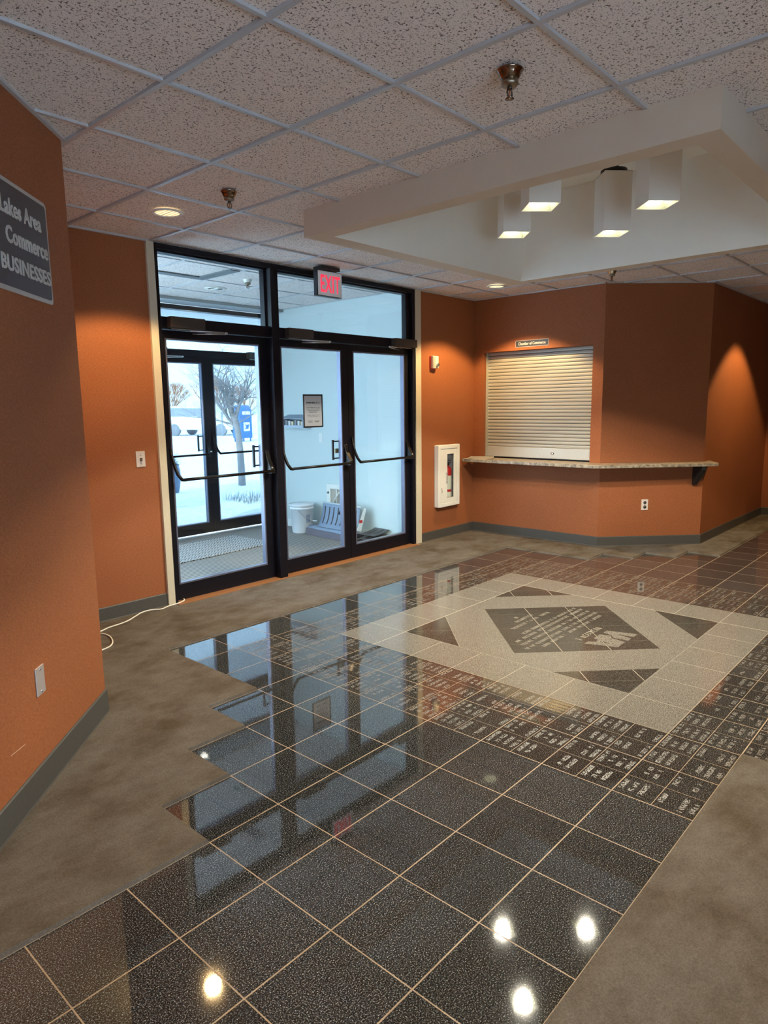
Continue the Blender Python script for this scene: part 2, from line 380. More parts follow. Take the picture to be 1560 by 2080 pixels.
for a, b, jj, hh in rows:       # worn engraved lines of lettering, too fine to read
    x = a
    while x < b:
        if rg.random() < 0.14: x += hh*0.7; continue
        w = hh*0.55*rg.uniform(.7, 1.1)
        k = rg.randrange(5); t_ = hh*.17
        if k != 3: m.prism([(x, jj-hh/2), (x+t_, jj-hh/2), (x+t_, jj+hh/2), (x, jj+hh/2)], 0.0, 0.0015, G)
        if k in (0, 2): m.prism([(x+w-t_, jj-hh/2), (x+w, jj-hh/2), (x+w, jj+hh/2), (x+w-t_, jj+hh/2)], 0.0, 0.0015, G)
        if k in (0, 1, 3): m.prism([(x, jj+hh/2-t_), (x+w, jj+hh/2-t_), (x+w, jj+hh/2), (x, jj+hh/2)], 0.0, 0.0015, G)
        if k in (1, 2, 4): m.prism([(x, jj-hh/2), (x+w, jj-hh/2), (x+w, jj-hh/2+t_), (x, jj-hh/2+t_)], 0.0, 0.0015, G)
        if k in (3, 4): m.prism([(x+w/2-t_/2, jj-hh/2), (x+w/2+t_/2, jj-hh/2), (x+w/2+t_/2, jj+hh/2), (x+w/2-t_/2, jj+hh/2)], 0.0, 0.0015, G)
        x += w + hh*0.22
m.obj('engraved_lettering', simple('engraved_pale_stone', (0.23, 0.215, 0.185), 0.6), floor)
# carpet around the granite, stepped along the tile grid
def is_tile(i, j):
    if j >= 8: return False
    if j < -2:
        if i < 6: return False
        return 6 <= i < 13 and j >= -3 or (6 <= i <= 16 and j >= -6) or i >= 6
    if j < 2: return True
    lo = {2: 0, 3: 1, 4: 2}.get(j, 3); hi = {2: 19, 3: 18, 4: 17}.get(j, 16)
    return lo <= i < hi
xs = [XMIN] + [gx(i) for i in range(-14, 43)] + [XMAX]
ys = [YMIN] + [gy(j) for j in range(-12, 11)] + [0.02]
cm = MB(); CZ = 0.013
ii = lambda k: -15 + k; jj_ = lambda k: -13 + k
cell = {}
for a in range(len(xs)-1):
    for b in range(len(ys)-1): cell[a, b] = not is_tile(ii(a), jj_(b))
e = 0.006
for (a, b), c in cell.items():
    if not c: continue
    x0, x1, y0, y1 = xs[a], xs[a+1], ys[b], ys[b+1]
    N = {'l': cell.get((a-1, b), True), 'r': cell.get((a+1, b), True), 'd': cell.get((a, b-1), True), 'u': cell.get((a, b+1), True)}
    X0 = x0 + (0 if N['l'] else e); X1 = x1 - (0 if N['r'] else e); Y0 = y0 + (0 if N['d'] else e); Y1 = y1 - (0 if N['u'] else e)
    cm.q([(X0, Y0, CZ), (X1, Y0, CZ), (X1, Y1, CZ), (X0, Y1, CZ)])
    if not N['l']: cm.q([(x0, y0, 0), (X0, Y0, CZ), (X0, Y1, CZ), (x0, y1, 0)])
    if not N['r']: cm.q([(x1, y0, 0), (x1, y1, 0), (X1, Y1, CZ), (X1, Y0, CZ)])
    if not N['d']: cm.q([(x0, y0, 0), (x1, y0, 0), (X1, Y0, CZ), (X0, Y0, CZ)])
    if not N['u']: cm.q([(x0, y1, 0), (X0, Y1, CZ), (X1, Y1, CZ), (x1, y1, 0)])
cp = cm.obj('floor_carpet', M_CARPET, fixn=False); tag(cp, kind='structure')
# ------------------------------------------------------------------ walls
TH = 0.12
def wall(name, p0, p1, holes=(), z1=H+0.05, mat=None, thick=TH, z0=-0.05):
    o = wall_panel(p0, p1, z0, z1, thick, holes).obj(name, mat or M_WALL); tag(o, kind='structure'); return o
P_L = (-1.217, -1.469)
far_l = (P_L[0]-3.4, P_L[1]-3.4)
# walking with the room on the right of travel -> thickness to the left (outside)
wall('wall_left', far_l, P_L)
wall('wall_left_return', P_L, (P_L[0], 0.0))
wall('wall_door_left', (P_L[0], 0.0), (0.0, 0.0))
XR = 4.18
wall('wall_door_right', (3.15, 0.0), (XR+TH, 0.0), holes=[(3.435-3.15, 3.79-3.15, 0.41, 1.06)])
wall('wall_shutter', (XR, 0.0), (XR, -1.616), holes=[(0.135, 1.497, 0.885, 2.14)])
PC = (XR, -1.616); PD = (4.98, -2.416); X2 = 7.5
wall('wall_chamfer', PC, PD)
wall('wall_hall', PD, (X2, -2.416))
wall('wall_hall_end', (X2, -2.416), (X2, -3.3))
wall('wall_far_return', (X2, -3.3), (XMAX, -3.3))
wall('wall_far', (XMAX, -3.3), (XMAX, YMIN))
wall('wall_back', (XMAX, YMIN), (XMIN, YMIN), holes=[(XMAX+1.65, XMAX+5.15, 0.3, 2.1)])  # opening cut for an added window that brings in fill light
m = MB()
for k in range(4): m.box(-5.12+k*1.147-.03, -5.12+k*1.147+.03, YMIN-.10, YMIN-.02, .3, 2.1)
m.box(-5.15, -1.65, YMIN-.10, YMIN-.02, .3, .35); m.box(-5.15, -1.65, YMIN-.10, YMIN-.02, 2.05, 2.1)
tag(m.obj('window_frame_back', M_FRAME), kind='structure')
tag(MB().box(-5.15, -1.65, YMIN-.063, YMIN-.057, .35, 2.05).obj('window_9', GLASS), kind='structure')  # unseen window, added to brighten ceiling and near walls
wall('wall_back_left', (XMIN, YMIN), (XMIN, far_l[1]))
wall('wall_left_far', (XMIN, far_l[1]), far_l)
def baseboard(name, p0, p1, h=0.115, mat=None, cuts=None):
    p0 = Vector(p0); p1 = Vector(p1); d = (p1-p0).normalized(); n = Vector((d.y, -d.x))
    prof = [(0, 0.004), (0.016, 0.004), (0.010, 0.02), (0.008, h-0.006), (0.004, h), (0, h)]
    m = MB(); L = (p1-p0).length
    def P(a, t, z): q = p0+d*a+n*t; return (q.x, q.y, z)
    for k in range(len(prof)):
        t0, z0 = prof[k]; t1, z1 = prof[(k+1) % len(prof)]
        m.q([P(0, t0, z0), P(L, t0, z0), P(L, t1, z1), P(0, t1, z1)])
    m.q([P(0, t, z) for t, z in prof]); m.q([P(L, t, z) for t, z in reversed(prof)])
    o = m.obj(name, mat or M_BASE); tag(o, kind='structure')
r2 = 0.006
baseboard('baseboard_left', far_l, (P_L[0]+r2, P_L[1]+r2), 0.135)
baseboard('baseboard_left_return', P_L, (P_L[0], 0))
baseboard('baseboard_door_left', (P_L[0], 0), (0.0, 0))
baseboard('baseboard_door_right', (3.15, 0), (XR, 0))
baseboard('baseboard_shutter', (XR, 0), (XR, -1.622))
baseboard('baseboard_chamfer', PC, (PD[0]+.004, PD[1]-.004))
baseboard('baseboard_hall', PD, (X2, -2.416))
baseboard('baseboard_hall_end', (X2, -2.416), (X2, -3.3))
baseboard('baseboard_far', (X2, -3.3), (XMAX, -3.3))
# ------------------------------------------------------------------ ceiling with coffer opening
SX0, SX1, SY0, SY1 = 0.32, 2.80, -3.81, -1.365
ZS = 2.593
m = MB()
for a in ((XMIN, SX0+.03, YMIN, 0.02), (SX1-.03, XMAX, YMIN, 0.02), (SX0+.03, SX1-.03, YMIN, SY0+.03), (SX0+.03, SX1-.03, SY1-.03, 0.02)):
    m.box(a[0], a[1], a[2], a[3], H+.010, H+0.03)
tag(m.obj('ceiling', M_CEIL), kind='structure')
m = MB(); tw = 0.0105; tz = 0.007
def inroom(x, y):
    if y > 0.01 or y < YMIN: return False
    if SX0 < x < SX1 and SY0 < y < SY1: return False
    if y - x > -0.25+0.03 and x < P_L[0]: return False
    if x > XR and y > -2.416 and (x-XR) + (y+1.616) > 0: return False
    return True
def runs(fn, lo, hi, step=0.01):
    out = []; st = None; n = int((hi-lo)/step)
    for k in range(n+1):
        t = lo+k*step
        if fn(t):
            if st is None: st = t
            en = t
        elif st is not None: out.append((st, en)); st = None
    if st is not None: out.append((st, en))
    return out
for k in range(-7, 22):
    x = CX+k*T
    for a, b in runs(lambda t: inroom(x, t), YMIN, 0.0): m.box(x-tw, x+tw, a-.005, b+.005, H-.002, H+.010)
for k in range(-7, 5):
    y = CY+k*T
    for a, b in runs(lambda t: inroom(t, y), -4.6, XMAX): m.box(a-.005, b+.005, y-tw*.9, y+tw*.9, H-.001, H+.010)
# wall angle
def angle(p0, p1):
    p0 = Vector(p0); p1 = Vector(p1); d = (p1-p0).normalized(); n = Vector((d.y, -d.x)); a = p0+n*0.018; b = p1+n*0.018
    m.q([(p0.x, p0.y, H-.004), (a.x, a.y, H-.004), (b.x, b.y, H-.004), (p1.x, p1.y, H-.004)])
    m.q([(a.x, a.y, H-.004), (b.x, b.y, H-.004), (b.x, b.y, H+.010), (a.x, a.y, H+.010)])
for a, b in ((far_l, P_L), (P_L, (P_L[0], 0)), ((P_L[0], 0), (0.05, 0)), ((3.1, 0), (XR, 0)), ((XR, 0), PC), (PC, PD), (PD, (X2, -2.416))): angle(a, b)
tag(m.obj('ceiling_grid', M_TEE), kind='structure')
# soffit ring: outer fascia, underside band, steep sloped vault walls and flat vault top
bw = 0.118; IX0, IX1, IY0, IY1 = SX0+bw, SX1-bw, SY0+bw, SY1-bw-.03
ZV = 3.2; ins = (ZV-ZS)/2.5
m = MB()
def ring(o, zo, i_, zi, mi):
    (a0, a1, b0, b1) = o; (c0, c1, d0, d1) = i_
    O = [(a0, b0, zo), (a1, b0, zo), (a1, b1, zo), (a0, b1, zo)]; I = [(c0, d0, zi), (c1, d0, zi), (c1, d1, zi), (c0, d1, zi)]
    for k in range(4): m.q([O[k], O[(k+1) % 4], I[(k+1) % 4], I[k]], mi)
out = (SX0, SX1, SY0, SY1); inn = (IX0, IX1, IY0, IY1); top = (IX0+ins, IX1-ins, IY0+ins, IY1-ins)
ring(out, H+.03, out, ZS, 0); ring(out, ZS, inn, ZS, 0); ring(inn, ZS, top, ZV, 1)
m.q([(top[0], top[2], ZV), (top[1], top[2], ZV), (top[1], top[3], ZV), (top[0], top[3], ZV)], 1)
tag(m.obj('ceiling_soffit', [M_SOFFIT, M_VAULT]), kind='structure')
# building mass above and beside (keeps sun and sky out of the rooms)
m = MB(); m.box(-9, 15, -8.0, .34, 3.35, 3.6); m.box(-.14, 15, .34, 2.45, 3.35, 3.6); m.box(-9, -8.8, -7.4, 2.45, -.1, 3.35); m.box(14.8, 15, -7.4, 2.45, -.1, 3.35)
m.box(-9, -0.14, .14, .34, -.1, 3.6); m.box(-.14, 3.12, 2.3, 2.52, H+.06, 3.35); m.box(3.12, 15, 2.3, 2.5, -.1, 3.6); m.box(-0.12, 3.12, 2.3, 2.5, H+.03, 3.6)
tag(m.obj('building_shell', simple('tan_block_exterior', (0.42, 0.34, 0.26), 0.9, var=0.1)), kind='structure')
# ------------------------------------------------------------------ vestibule shell
VY = 2.42
def vfloor():
    t = NT('ribbed_entry_matting'); p = t.pos(); x, y, z = t.xyz(p)
    s = t.fr(t.mul(y, 1/0.048)); st = t.lt(s, 0.42)
    c = t.mix(st, (0.30, 0.28, 0.265), (0.045, 0.042, 0.04)); c = t.mix(t.mul(t.noise(p, 60, 3), 0.4), c, (0.30, 0.29, 0.28))
    t.col(c); t.rough(0.8); t.bump(t.sub(1.0, st), 0.8, 0.004); return t.m
tag(MB().box(-0.1, 3.1, 0.02, 2.5, -0.12, 0.0).obj('floor_vestibule', vfloor()), kind='structure')
tag(wall_panel((-0.04, 0.1), (-0.04, 2.5), 0, H+.05, .08, holes=[(.12, 2.2, .12, 2.62)]).obj('wall_vestibule_left', M_FRAME), kind='structure')
tag(MB().box(-.09, -.084, .22, 2.3, .12, 2.62).obj('window_8', GLASS), kind='structure')  # added side glazing, lets more daylight into the vestibule
tag(wall_panel((3.0, 2.5), (3.0, 0.1), 0, H+.05, .1).obj('wall_vestibule_right', M_VEST), kind='structure')
tag(MB().box(2.985, 3.0, 0.1, 2.34, 0.0, 0.10).obj('baseboard_vestibule', simple('white_painted_base', (0.72, 0.73, 0.72), .5)), kind='structure')
tag(MB().box(-.1, 3.1, 0.02, 2.45, H, H+.03).obj('ceiling_vestibule', M_CEIL), kind='structure')
m = MB()
for k in range(5): m.box(.545-tw+k*T-.0, .545+tw+k*T, .09, 2.05, H-tz, H) if .545+k*T < 3 else None
for k in range(3): m.box(-.04, 3.0, .40-tw+k*T, .40+tw+k*T, H-tz*.8, H)
tag(m.obj('ceiling_grid_vestibule', M_TEE), kind='structure')
tag(MB().box(-.04, 3.0, 2.06, 2.36, H-.035, H-.001).obj('trim_1', simple('grey_blue_curtain_box', (.30, .32, .33), .6)), kind='structure')
# ------------------------------------------------------------------ inner storefront
tag(MB().box(-0.005, 0.055, -0.022, 0.06, 0.0, H).obj('trim_2', M_TRIM, bevel=.002), kind='structure')
tag(MB().box(3.062, 3.152, -0.022, 0.06, 0.0, H).obj('trim_3', M_TRIM, bevel=.002), kind='structure')
FY0, FY1 = -0.012, 0.10
m = MB()
m.box(.055, .085, FY0, FY1, 0, H-.002); m.box(3.02, 3.062, FY0, FY1, 0, H-.002); m.box(1.105, 1.185, -0.045, FY1, 0.012, H-.045)
m.box(.085, 3.02, FY0, FY1, 2.705, H-.002)
m.box(.085, 3.02, FY0, FY1, 2.135, 2.222)
m.box(.085, 3.02, 0.02, FY1, 2.690, 2.705)
m.box(.085, .10, .02, .08, 2.222, 2.705); m.box(1.085, 1.105, .02, .08, 2.222, 2.705); m.box(1.185, 1.205, .02, .08, 2.222, 2.705); m.box(2.95, 3.02, .02, .08, 2.222, 2.705)
tag(m.obj('door_frame', M_FRAME, bevel=.002), kind='structure')
tag(MB().box(.06, 3.06, -0.075, 0.09, 0.0, 0.0165).obj('trim_4', simple('orange_brown_threshold', (.27, .12, .05), .45)), kind='structure')
for k, (a, b) in enumerate(((.10, 1.085), (1.205, 2.95))):
    w = MB().box(a, b, .046, .052, 2.222, 2.69).obj('window_%d' % (k+1), GLASS); tag(w, kind='structure')
def door(n, x0, x1, stl, str_, y, z0=.022, gm=None, hinge='L', bar=True, pull=None, closer=None, cdir=1):
    d = thing('door_%d' % n, ((x0+x1)/2, y, z0), kind='structure')
    f = MB(); y0, y1 = y-.022, y+.022; zt = 2.13; gb, gt = z0+.125, 2.07
    f.box(x0, x0+stl, y0, y1, z0, zt); f.box(x1-str_, x1, y0, y1, z0, zt); f.box(x0+stl, x1-str_, y0, y1, z0, gb); f.box(x0+stl, x1-str_, y0, y1, gt, zt)
    f.obj('door_leaf_frame', M_FRAME, d, bevel=.002)
    st = MB()
    gx0, gx1 = x0+stl, x1-str_; b_ = .012
    st.box(gx0, gx0+b_, y0-.002, y1+.002, gb, gt); st.box(gx1-b_, gx1, y0-.002, y1+.002, gb, gt); st.box(gx0+b_, gx1-b_, y0-.002, y1+.002, gb, gb+b_); st.box(gx0+b_, gx1-b_, y0-.002, y1+.002, gt-b_, gt)
    st.obj('glazing_stop', simple('grey_blue_glazing_bead', (.16, .17, .24), .3, metal=.5), d)
    MB().box(gx0+b_, gx1-b_, y-.003, y+.003, gb+b_, gt-b_).obj('glass_pane', gm or GLASS, d)
    s = -1
    if bar:
        bx0, bx1 = x0+.075, x1-.035; by = y+s*.10; zb = .99
        pb = MB()
        left = [(x0+.03, y+s*.025, 1.24), (x0+.032, y+s*.045, 1.16), (x0+.038, y+s*.065, 1.09), (x0+.05, y+s*.085, 1.03), (bx0, by, zb), (bx0+.03, by, zb-.004)]
        pb.tube(left, [.009, .011, .013, .014, .014, .012], 8)
        pb.tube([(bx0, by, zb), (bx1, by, zb)], .0125, 10)
        pbo = pb.obj('panic_bar', M_BAR, d)
        br = MB()
        br.prism([(y+s*.022, 1.17), (y+s*.022, .96), (y+s*.11, .97), (y+s*.10, 1.01), (y+s*.05, 1.09)], bx1-.03, bx1+.012, lambda a, c, h: (h, a, c))
        br.obj('bar_bracket', M_BAR, pbo, bevel=.003)
        pv = MB(); pv.lathe([(0, -.012), (.013, -.012), (.016, 0), (.013, .012), (0, .012)], (bx1-.01, y+s*.085, 1.015), 14, axis='X'); pv.obj('bar_pivot', M_CHROME, pbo)
    if pull:
        px = pull; yy = y+.022
        pm = MB()
        for z in (1.035, 1.20): pm.box(px-.006, x1-str_*.6, yy+.028, yy+.042, z-.006, z+.006)
        pm.box(px-.008, px+.008, yy+.026, yy+.044, 1.02, 1.215)
        for z in (1.035, 1.20): pm.box(x1-str_*.6-.02, x1-str_*.6, yy, yy+.03, z-.008, z+.008)
        pm.obj('pull_handle', M_FRAME, d)
    if closer:
        c0, c1 = closer; cb = MB().box(c0, c1, y-.125, y-.045, 2.142, 2.222).obj('door_closer', simple('brown_closer_cover', (.045, .034, .028), .5), d, bevel=.004)
        ar = MB(); ar.box(c0+.02, c1-.06, y-.10, y-.09, 2.130, 2.136)
        q0, q1, q2 = (c1-.12, c1+.17, c1-.06) if cdir > 0 else (c0+.12, c0-.12, c0+.16)
        ar.tube([(q0, y-.10, 2.128), (q1, y-.15, 2.128)], .006, 6); ar.tube([(q1, y-.15, 2.118), (q2, y-.03, 2.114)], .006, 6)
        ar.lathe([(0, 0), (.012, 0), (.012, .016), (0, .016)], (q1, y-.15, 2.116), 12)
        ar.obj('closer_arm', M_STEEL, cb)
    return d
DY = 0.055
d1 = door(1, .088, 1.102, .042, .085, DY, pull=.975, closer=(.13, .43))
d2 = door(2, 1.188, 2.078, .062, .085, DY, pull=1.935, closer=(1.27, 1.56))
d3 = door(3, 2.084, 3.016, .070, .085, DY, closer=(2.68, 3.03), cdir=-1)
MB().box(1.96, 2.0, .10, .125, 1.085, 1.13).obj('lock_cylinder', simple('aged_brass', (.30, .25, .17), .35, metal=.8), d2)
# notice on middle door glass
nt = thing('framed_notice', (1.62, .044, 1.35), 'framed white paper notice with black border on the middle door glass', 'notice')
ny = DY-.006
f = MB()
for a in ((1.508, 1.752, 1.348, 1.362), (1.508, 1.752, 1.640, 1.654), (1.508, 1.522, 1.362, 1.640), (1.738, 1.752, 1.362, 1.640)): f.box(a[0], a[1], ny-.004, ny, a[2], a[3])
f.obj('notice_border', M_BLACK, nt)
MB().box(1.522, 1.738, ny-.0025, ny, 1.362, 1.640).obj('notice_paper', simple('grey_white_paper', (.55, .56, .58), .8), nt)
m = MB(); rg = random.Random(5)
def scribble(m, a, b, z, h, yy, dens=.8):
    x = a
    while x < b:
        w = h*rg.uniform(.4, .8)
        if rg.random() < dens: m.box(x, min(x+w, b), yy-.001, yy, z-h/2*rg.uniform(.6, 1), z+h/2*rg.uniform(.6, 1))
        x += w+h*.25
scribble(m, 1.55, 1.71, 1.577, .016, ny-.0025, .95); scribble(m, 1.64, 1.71, 1.565, .004, ny-.0025)
for z, a, b in ((1.532, 1.55, 1.712), (1.518, 1.55, 1.712), (1.504, 1.565, 1.70), (1.490, 1.578, 1.685), (1.462, 1.555, 1.705), (1.448, 1.555, 1.705), (1.408, 1.56, 1.62), (1.408, 1.64, 1.705), (1.399, 1.565, 1.62), (1.399, 1.645, 1.70)): scribble(m, a, b, z, .005, ny-.0025, .85)
m.obj('printed_text', simple('dark_print', (.03, .035, .06), .7), nt)
# ------------------------------------------------------------------ outer storefront
m = MB(); OYF0, OYF1 = VY-.05, VY+.06
m.box(-.04, .02, OYF0, OYF1, 0, H-.035); m.box(2.965, 3.0, OYF0, OYF1, 0, H-.035); m.box(1.10, 1.17, OYF0, OYF1, 0, H-.035)
m.box(.02, 2.965, OYF0, OYF1, 2.66, H-.035); m.box(.02, 2.965, OYF0, OYF1, 2.13, 2.215)
tag(m.obj('door_frame_outer', M_FRAME), kind='structure')
MBt = MB().box(.02, 2.965, VY-.09, VY+.06, 0, .012).obj('trim_5', simple('aluminium_threshold', (.5, .5, .5), .35, metal=.7)); tag(MBt, kind='structure')
for k, (a, b) in enumerate(((.02, 1.10), (1.17, 2.965))):
    tag(MB().box(a, b, VY-.003, VY+.003, 2.215, 2.66).obj('window_%d' % (k+3), TINT), kind='structure')
for n, (a, b, p, c) in enumerate(((1.175, 2.068, 1.945, (1.22, 1.5)), (2.072, 2.962, None, (2.63, 2.93)), (.025, 1.095, .96, (.06, .35)))):
    door(4+n, a, b, .075, .075, VY, gm=TINT, pull=p, closer=c)
# ------------------------------------------------------------------ exit sign
ex = thing('exit_sign', (1.62, -.2, H), 'exit sign with red letters on a pale face hanging from the ceiling before the doors', 'sign')
MB().box(1.473, 1.770, -.225, -.180, 2.497, 2.712).obj('sign_housing', simple('dark_sign_housing', (.02, .02, .025), .5), ex, bevel=.003)
MB().box(1.482, 1.768, -.2285, -.2245, 2.502, 2.708).obj('sign_face', simple('brushed_pale_face', (.88, .90, .94), .5), ex, bevel=.002)
MB().box(1.50, 1.72, -.26, -.15, 2.716, 2.744).obj('canopy_mount', M_BLACK, ex, bevel=.003)
t = NT('red_exit_letters'); t.col((.7, .02, .03)); t.emit((1.0, .035, .09), 0.32)
me = text_mesh('EXIT', .205, .0012, .0025, .52, 'CENTER', 1.12)
place_text('exit_lettering', me, t.m, (1.625, -.2297, 2.532), (1, 0, 0), (0, 0, 1), ex)
# ------------------------------------------------------------------ pendants in the coffer
pm_w = simple('white_pendant_box', (.84, .81, .76), .6, var=.02)
lamp_e = NT('glowing_lamp'); lamp_e.col((.9, .9, .8)); lamp_e.emit((1.0, .97, .80), 7.0)
refl_m = simple('cream_reflector', (.42, .42, .30), .35)
def pendant(c, label):
    x, y = c; hs = .094; zb = 2.70; zt = 3.085
    p = thing('pendant_light', (x, y, ZV), label, 'lamp', 'square box pendants in the ceiling coffer')
    R = Matrix.Translation(Vector((x, y, 0))) @ Matrix.Rotation(math.radians(45), 4, 'Z')
    b = MB(); t_ = .004
    b.box(-hs, hs, -hs, -hs+t_, zb, zt, mat=R); b.box(-hs, hs, hs-t_, hs, zb, zt, mat=R); b.box(-hs, -hs+t_, -hs+t_, hs-t_, zb, zt, mat=R); b.box(hs-t_, hs, -hs+t_, hs-t_, zb, zt, mat=R); b.box(-hs, hs, -hs, hs, zt-t_, zt, mat=R)
    b.obj('box_shade', pm_w, p)
    r = MB(); i0, i1 = hs-t_-.001, .068; za, zc = zb+.001, zb+.04
    for k in range(4):
        an = k*math.pi/2; Q = R @ Matrix.Rotation(an, 4, 'Z')
        r.q([Q @ Vector((-i0, -i0, za)), Q @ Vector((i0, -i0, za)), Q @ Vector((i1, -i1, zc)), Q @ Vector((-i1, -i1, zc))])
    r.q([R @ Vector(v) for v in ((-i1, -i1, zc+.03), (i1, -i1, zc+.03), (i1, i1, zc+.03), (-i1, i1, zc+.03))])
    rf = r.obj('reflector', refl_m, p)
    MB().lathe([(0, zb+.028), (.03, zb+.026), (.052, zb+.032), (.06, zb+.045), (.055, zb+.06), (0, zb+.062)], (x, y, 0), 24).obj('lamp', lamp_e.m, rf)
    MB().lathe([(0, ZV-.001), (.03, ZV-.001), (.03, zt+.03), (.088, zt+.028), (.088, zt+.002), (0, zt+.002)], (x, y, 0), 20).obj('ceiling_canopy', M_BLACK, p)
    l = spot('pendant_beam', (x, y, zb+.005), PEND_W, CFL, 126, .10, .035); l.parent = p; l.matrix_parent_inverse = Matrix.Translation(-Vector(p.location))
    return p
PEND_W = 47.0
pendant((1.608, -2.097), 'white square box pendant, far left of four, beside the sloped corner')
pendant((1.130, -2.57), 'white square box pendant near left, half hidden above the front soffit edge')
pendant((2.066, -2.60), 'white square box pendant showing its black ceiling cap, hanging lowest in the coffer middle')
pendant((1.588, -3.09), 'white square box pendant nearest the right end of the soffit, hanging highest in view')
# ------------------------------------------------------------------ recessed downlights
dl_e = NT('downlight_glow'); dl_e.col((.9, .8, .6)); dl_e.emit((1.0, .76, .42), .40)
dl_e2 = NT('downlight_glow_pale'); dl_e2.col((.9, .9, .7)); dl_e2.emit((1.0, .94, .60), .38)
def downlight(x, y, watt, ang, label, em, color=WARM, blend=.25, r=.078):
    p = thing('recessed_downlight', (x, y, H), label, 'lamp', 'round recessed downlights in the room ceiling')
    MB().lathe([(r, H-.001), (r+.018, H-.001), (r+.020, H-.006), (r+.012, H-.010), (r-.002, H-.009), (r-.004, H-.002)], (x, y, 0), 32).obj('trim_ring', M_WHITE, p)
    MB().lathe([(0, H-.0035), (r-.003, H-.0035), (r-.003, H-.0015), (0, H-.0015)], (x, y, 0), 32).obj('lens', em.m, p)
    bb = MB()
    for k in (-2, -1, 0, 1, 2):
        w_ = .0015 if k else .003; hh = math.sqrt(max(0, (r-.004)**2-(k*.026)**2)); bb.box(x+k*.026-w_, x+k*.026+w_, y-hh, y+hh, H-.006, H-.0036)
    bb.obj('baffle', simple('baffle_cream', (.8, .75, .6), .5), p)
    l = spot('downlight_beam', (x, y, H-.03), watt, color, ang, blend, .045); l.parent = p; l.matrix_parent_inverse = Matrix.Translation(-Vector(p.location))
downlight(-.27, -.765, 38, 116, 'lit round downlight in a blank tile left of the glass doors', dl_e)
downlight(3.51, -.73, 50, 116, 'lit round downlight near the coffer corner above the shuttered window', dl_e2)
downlight(5.9, -3.03, 48, 98, 'round downlight at the hall wall past the end of the counter', dl_e)
downlight(-.27, -4.45, 38, 116, 'round downlight behind the viewer on the left', dl_e)  # this and the next three are out of view, added for fill
downlight(3.51, -4.45, 38, 116, 'round downlight over the right carpet outside the view', dl_e)
downlight(-3.3, -5.9, 60, 120, 'round downlight over the carpet behind the viewer', dl_e)
downlight(9.2, -5.2, 40, 120, 'round downlight deep in the right hall', dl_e)
# ------------------------------------------------------------------ sprinklers
def sprinkler(x, y, label, s=1.0, metal=M_BRASS, zc=H):
    p = thing('fire_sprinkler', (x, y, zc), label, 'sprinkler', 'pendent sprinklers on the ceilings')
    MB().lathe([(.0, zc-.0005), (.044*s, zc-.0005), (.046*s, zc-0.0028*s), (.043*s, zc-0.0049*s), (.038*s, zc-0.0154*s), (.031*s, zc-0.0294*s), (.027*s, zc-0.0322*s), (0, zc-0.0322*s)], (x, y, 0), 28).obj('escutcheon_cup', metal, p)
    MB().lathe([(0, zc-0.0308*s), (.0285*s, zc-0.0308*s), (.0285*s, zc-0.0406*s), (.030*s, zc-0.0434*s), (.026*s, zc-0.0504*s), (.014*s, zc-0.0539*s), (0, zc-0.0539*s)], (x, y, 0), 28).obj('retainer_ring', simple('brushed_bronze_ring', (.33, .28, .22), .4, metal=1), p)
    m = MB(); m.lathe([(0, zc-0.0518*s), (.009*s, zc-0.0518*s), (.009*s, zc-0.0616*s), (0, zc-0.0616*s)], (x, y, 0), 14)
    for sg in (-1, 1):
        m.tube([(x+sg*.006*s, y, zc-0.0602*s), (x+sg*.014*s, y, zc-0.0658*s), (x+sg*.015*s, y, zc-0.0756*s), (x+sg*.009*s, y, zc-0.0854*s), (x, y, zc-0.0889*s)], .0028*s, 6)
    m.obj('frame_arms', simple('dark_frame_metal', (.10, .08, .07), .3, metal=1), p)
    MB().lathe([(0, zc-0.0616*s), (.0035*s, zc-0.0630*s), (.0035*s, zc-0.0826*s), (0, zc-0.0840*s)], (x, y, 0), 10).obj('glass_bulb', simple('bulb_amber', (.35, .12, .05), .1), p)
    m = MB(); m.lathe([(0, zc-0.0889*s), (.014*s, zc-0.0889*s), (.016*s, zc-0.0910*s), (0, zc-0.0917*s)], (x, y, 0), 20); m.obj('deflector', metal, p)
    return p
sprinkler(-.369, -3.282, 'bronze pendent sprinkler nearest the viewer above the coffer edge', 1.08)
sprinkler(-.247, -1.378, 'bronze pendent sprinkler left, beside the lit downlight', 1.0)
sprinkler(3.60, -1.93, 'small chrome sprinkler past the coffer over the shutter wall corner', .95, M_CHROME)
sprinkler(1.458, .731, 'white pendent sprinkler on the vestibule ceiling seen through the transom', .95, M_WHITE)
# vestibule ceiling light and hatch
p = thing('recessed_downlight', (1.51, 1.338, H), 'unlit round white ceiling fitting in the vestibule seen through the transom', 'lamp')
MB().lathe([(.075, H-.008), (.105, H-.008), (.11, H-.002), (.07, H-.002)], (1.51, 1.338, 0), 28).obj('trim_ring', M_WHITE, p)
MB().lathe([(0, H-.002), (.075, H-.002), (.075, H-.004), (0, H-.004)], (1.51, 1.338, 0), 28).obj('dark_aperture', simple('dark_reflector', (.10, .11, .12), .4), p)
MB().box(1.49, 1.53, 1.265, 1.41, H-.012, H-.004).obj('lamp_tube', M_WHITE, p)
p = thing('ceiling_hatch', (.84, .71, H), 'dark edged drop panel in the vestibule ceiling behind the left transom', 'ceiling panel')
m = MB(); m.box(.557, 1.138, .90, .998, H-.012, H-.001); m.box(1.035, 1.138, .412, .90, H-.012, H-.001); m.obj('shadow_frame', simple('slate_frame', (.12, .14, .15), .6), p)  # dark grey strips on two sides of the panel
